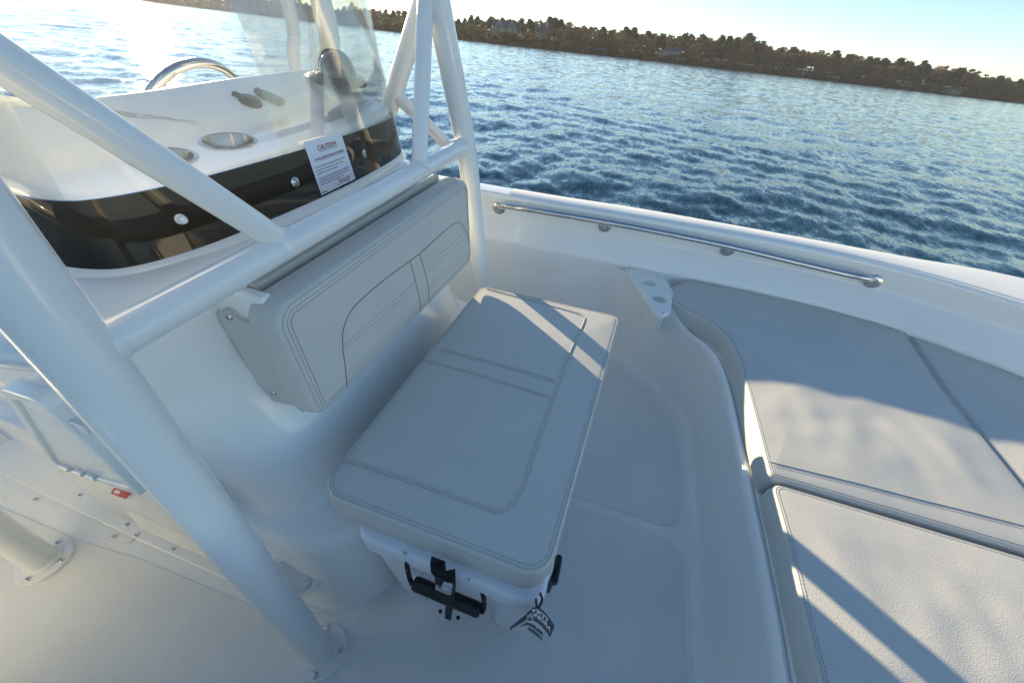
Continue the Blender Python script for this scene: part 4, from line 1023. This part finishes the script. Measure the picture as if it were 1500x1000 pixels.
house(738, 24, 40, 26, 'blue', 'blue-grey lake house with white gables on the far shore right of the pipe frame', 0, 2)
house(790, 26, 20, 24, 'tan', 'tan lake house with two pale chimneys among the far trees', 2, 0)
house(978, 22, 30, 17, 'cream', 'dark roofed lake house with a row of pale windows among the brown trees', 0, 0)
house(1168, 12, 15, 7, 'cream', 'small low cottage with pale front close to the water on the far shore', 0, 0)
house(1390, 5, 18, 7, 'cream', 'low white boathouse at the water near the right edge', 0, 0)
def dock(px, wpx, label, roof=None):
    a, D = shore(px); w = wpx*D*.00125
    e = thing('boat_dock', label, 'dock', (0, 0, 0), boat=False); e.location = ((D-3)*math.cos(a), (D-3)*math.sin(a), WZ); e.rotation_euler = (0, 0, a+math.pi/2)
    if '_b' in e.keys(): del e['_b']
    sub(e, 'platform', *box(-w/2, w/2, -3, 3, .4, .7, .02), HW['dock'], smooth=False)
    for x_ in (-w/2+.3, w/2-.3):
        for y_ in (-2.7, 2.7): sub(e, 'post', *tube([(x_, y_, -1), (x_, y_, 3.2 if roof else 1.2)], .14, 6), HW['dock'])
    if roof: sub(e, 'roof', *box(-w/2-.4, w/2+.4, -3.3, 3.3, 3.1, 3.5, .05), HW[roof], smooth=False)
dock(878, 20, 'covered boat dock with a bluish flat roof on the far shore', 'blueroof'); dock(826, 16, 'low open wooden dock below the tan chimneyed house'); dock(995, 12, 'small covered dock with pale roof below the row of pale windows', 'trim'); dock(1218, 14, 'pale roofed dock right of the small low cottage', 'trim'); dock(1325, 12, 'white roofed dock standing left of the low white boathouse', 'trim'); dock(700, 12, 'pale low dock left of the blue-grey lake house')

# ================================================================== LIGHT
sun_az = math.radians(144.6); sun_el = math.radians(12.0)
sd = Vector((math.cos(sun_az)*math.cos(sun_el), math.sin(sun_az)*math.cos(sun_el), math.sin(sun_el)))
sl = bpy.data.lights.new('sun', 'SUN'); sl.energy = 4.9; sl.angle = math.radians(.53); sl.color = (1, .815, .54)
so_ = bpy.data.objects.new('sun', sl); COL.objects.link(so_); so_.rotation_euler = sd.to_track_quat('Z', 'Y').to_euler()
w = bpy.data.worlds.new('World'); sc.world = w; w.use_nodes = True; nt = w.node_tree
sky = nt.nodes.new('ShaderNodeTexSky'); sky.sky_type = 'NISHITA'; sky.sun_disc = False; sky.sun_elevation = sun_el; sky.sun_rotation = math.pi/2-sun_az
sky.air_density = .88; sky.dust_density = .0; sky.ozone_density = 2.2; sky.altitude = 200
bg = nt.nodes['Background']; bg.inputs['Strength'].default_value = .106; nt.links.new(sky.outputs[0], bg.inputs['Color'])
sc.view_settings.view_transform = 'Standard'; sc.view_settings.look = 'None'; sc.view_settings.exposure = 1.3; sc.view_settings.gamma = 1
sc.cycles.max_bounces = 14; sc.cycles.diffuse_bounces = 10; sc.cycles.transparent_max_bounces = 12; sc.cycles.sample_clamp_indirect = 6; sc.cycles.use_denoising = True
hz_ = G(); V = [(x, y, z) for z in (-2.5, 45) for x, y in ((-1300, -1300), (1300, -1300), (1300, 1300), (-1300, 1300))]
hb_ = mk('haze', V, [[3, 2, 1, 0], [4, 5, 6, 7], [0, 1, 5, 4], [1, 2, 6, 5], [2, 3, 7, 6], [3, 0, 4, 7]], None, smooth=False); tag(hb_, 'faint warm haze over the lake', 'haze', kind='stuff')
hm = bpy.data.materials.new('haze'); hm.use_nodes = True; nt = hm.node_tree; nt.nodes.remove(nt.nodes['Principled BSDF']); pv_ = nt.nodes.new('ShaderNodeVolumePrincipled')
pv_.inputs['Color'].default_value = (.92, .92, .90, 1); pv_.inputs['Density'].default_value = .00014; pv_.inputs['Anisotropy'].default_value = .3
nt.links.new(pv_.outputs[0], nt.nodes['Material Output'].inputs['Volume']); hb_.data.materials.append(hm)
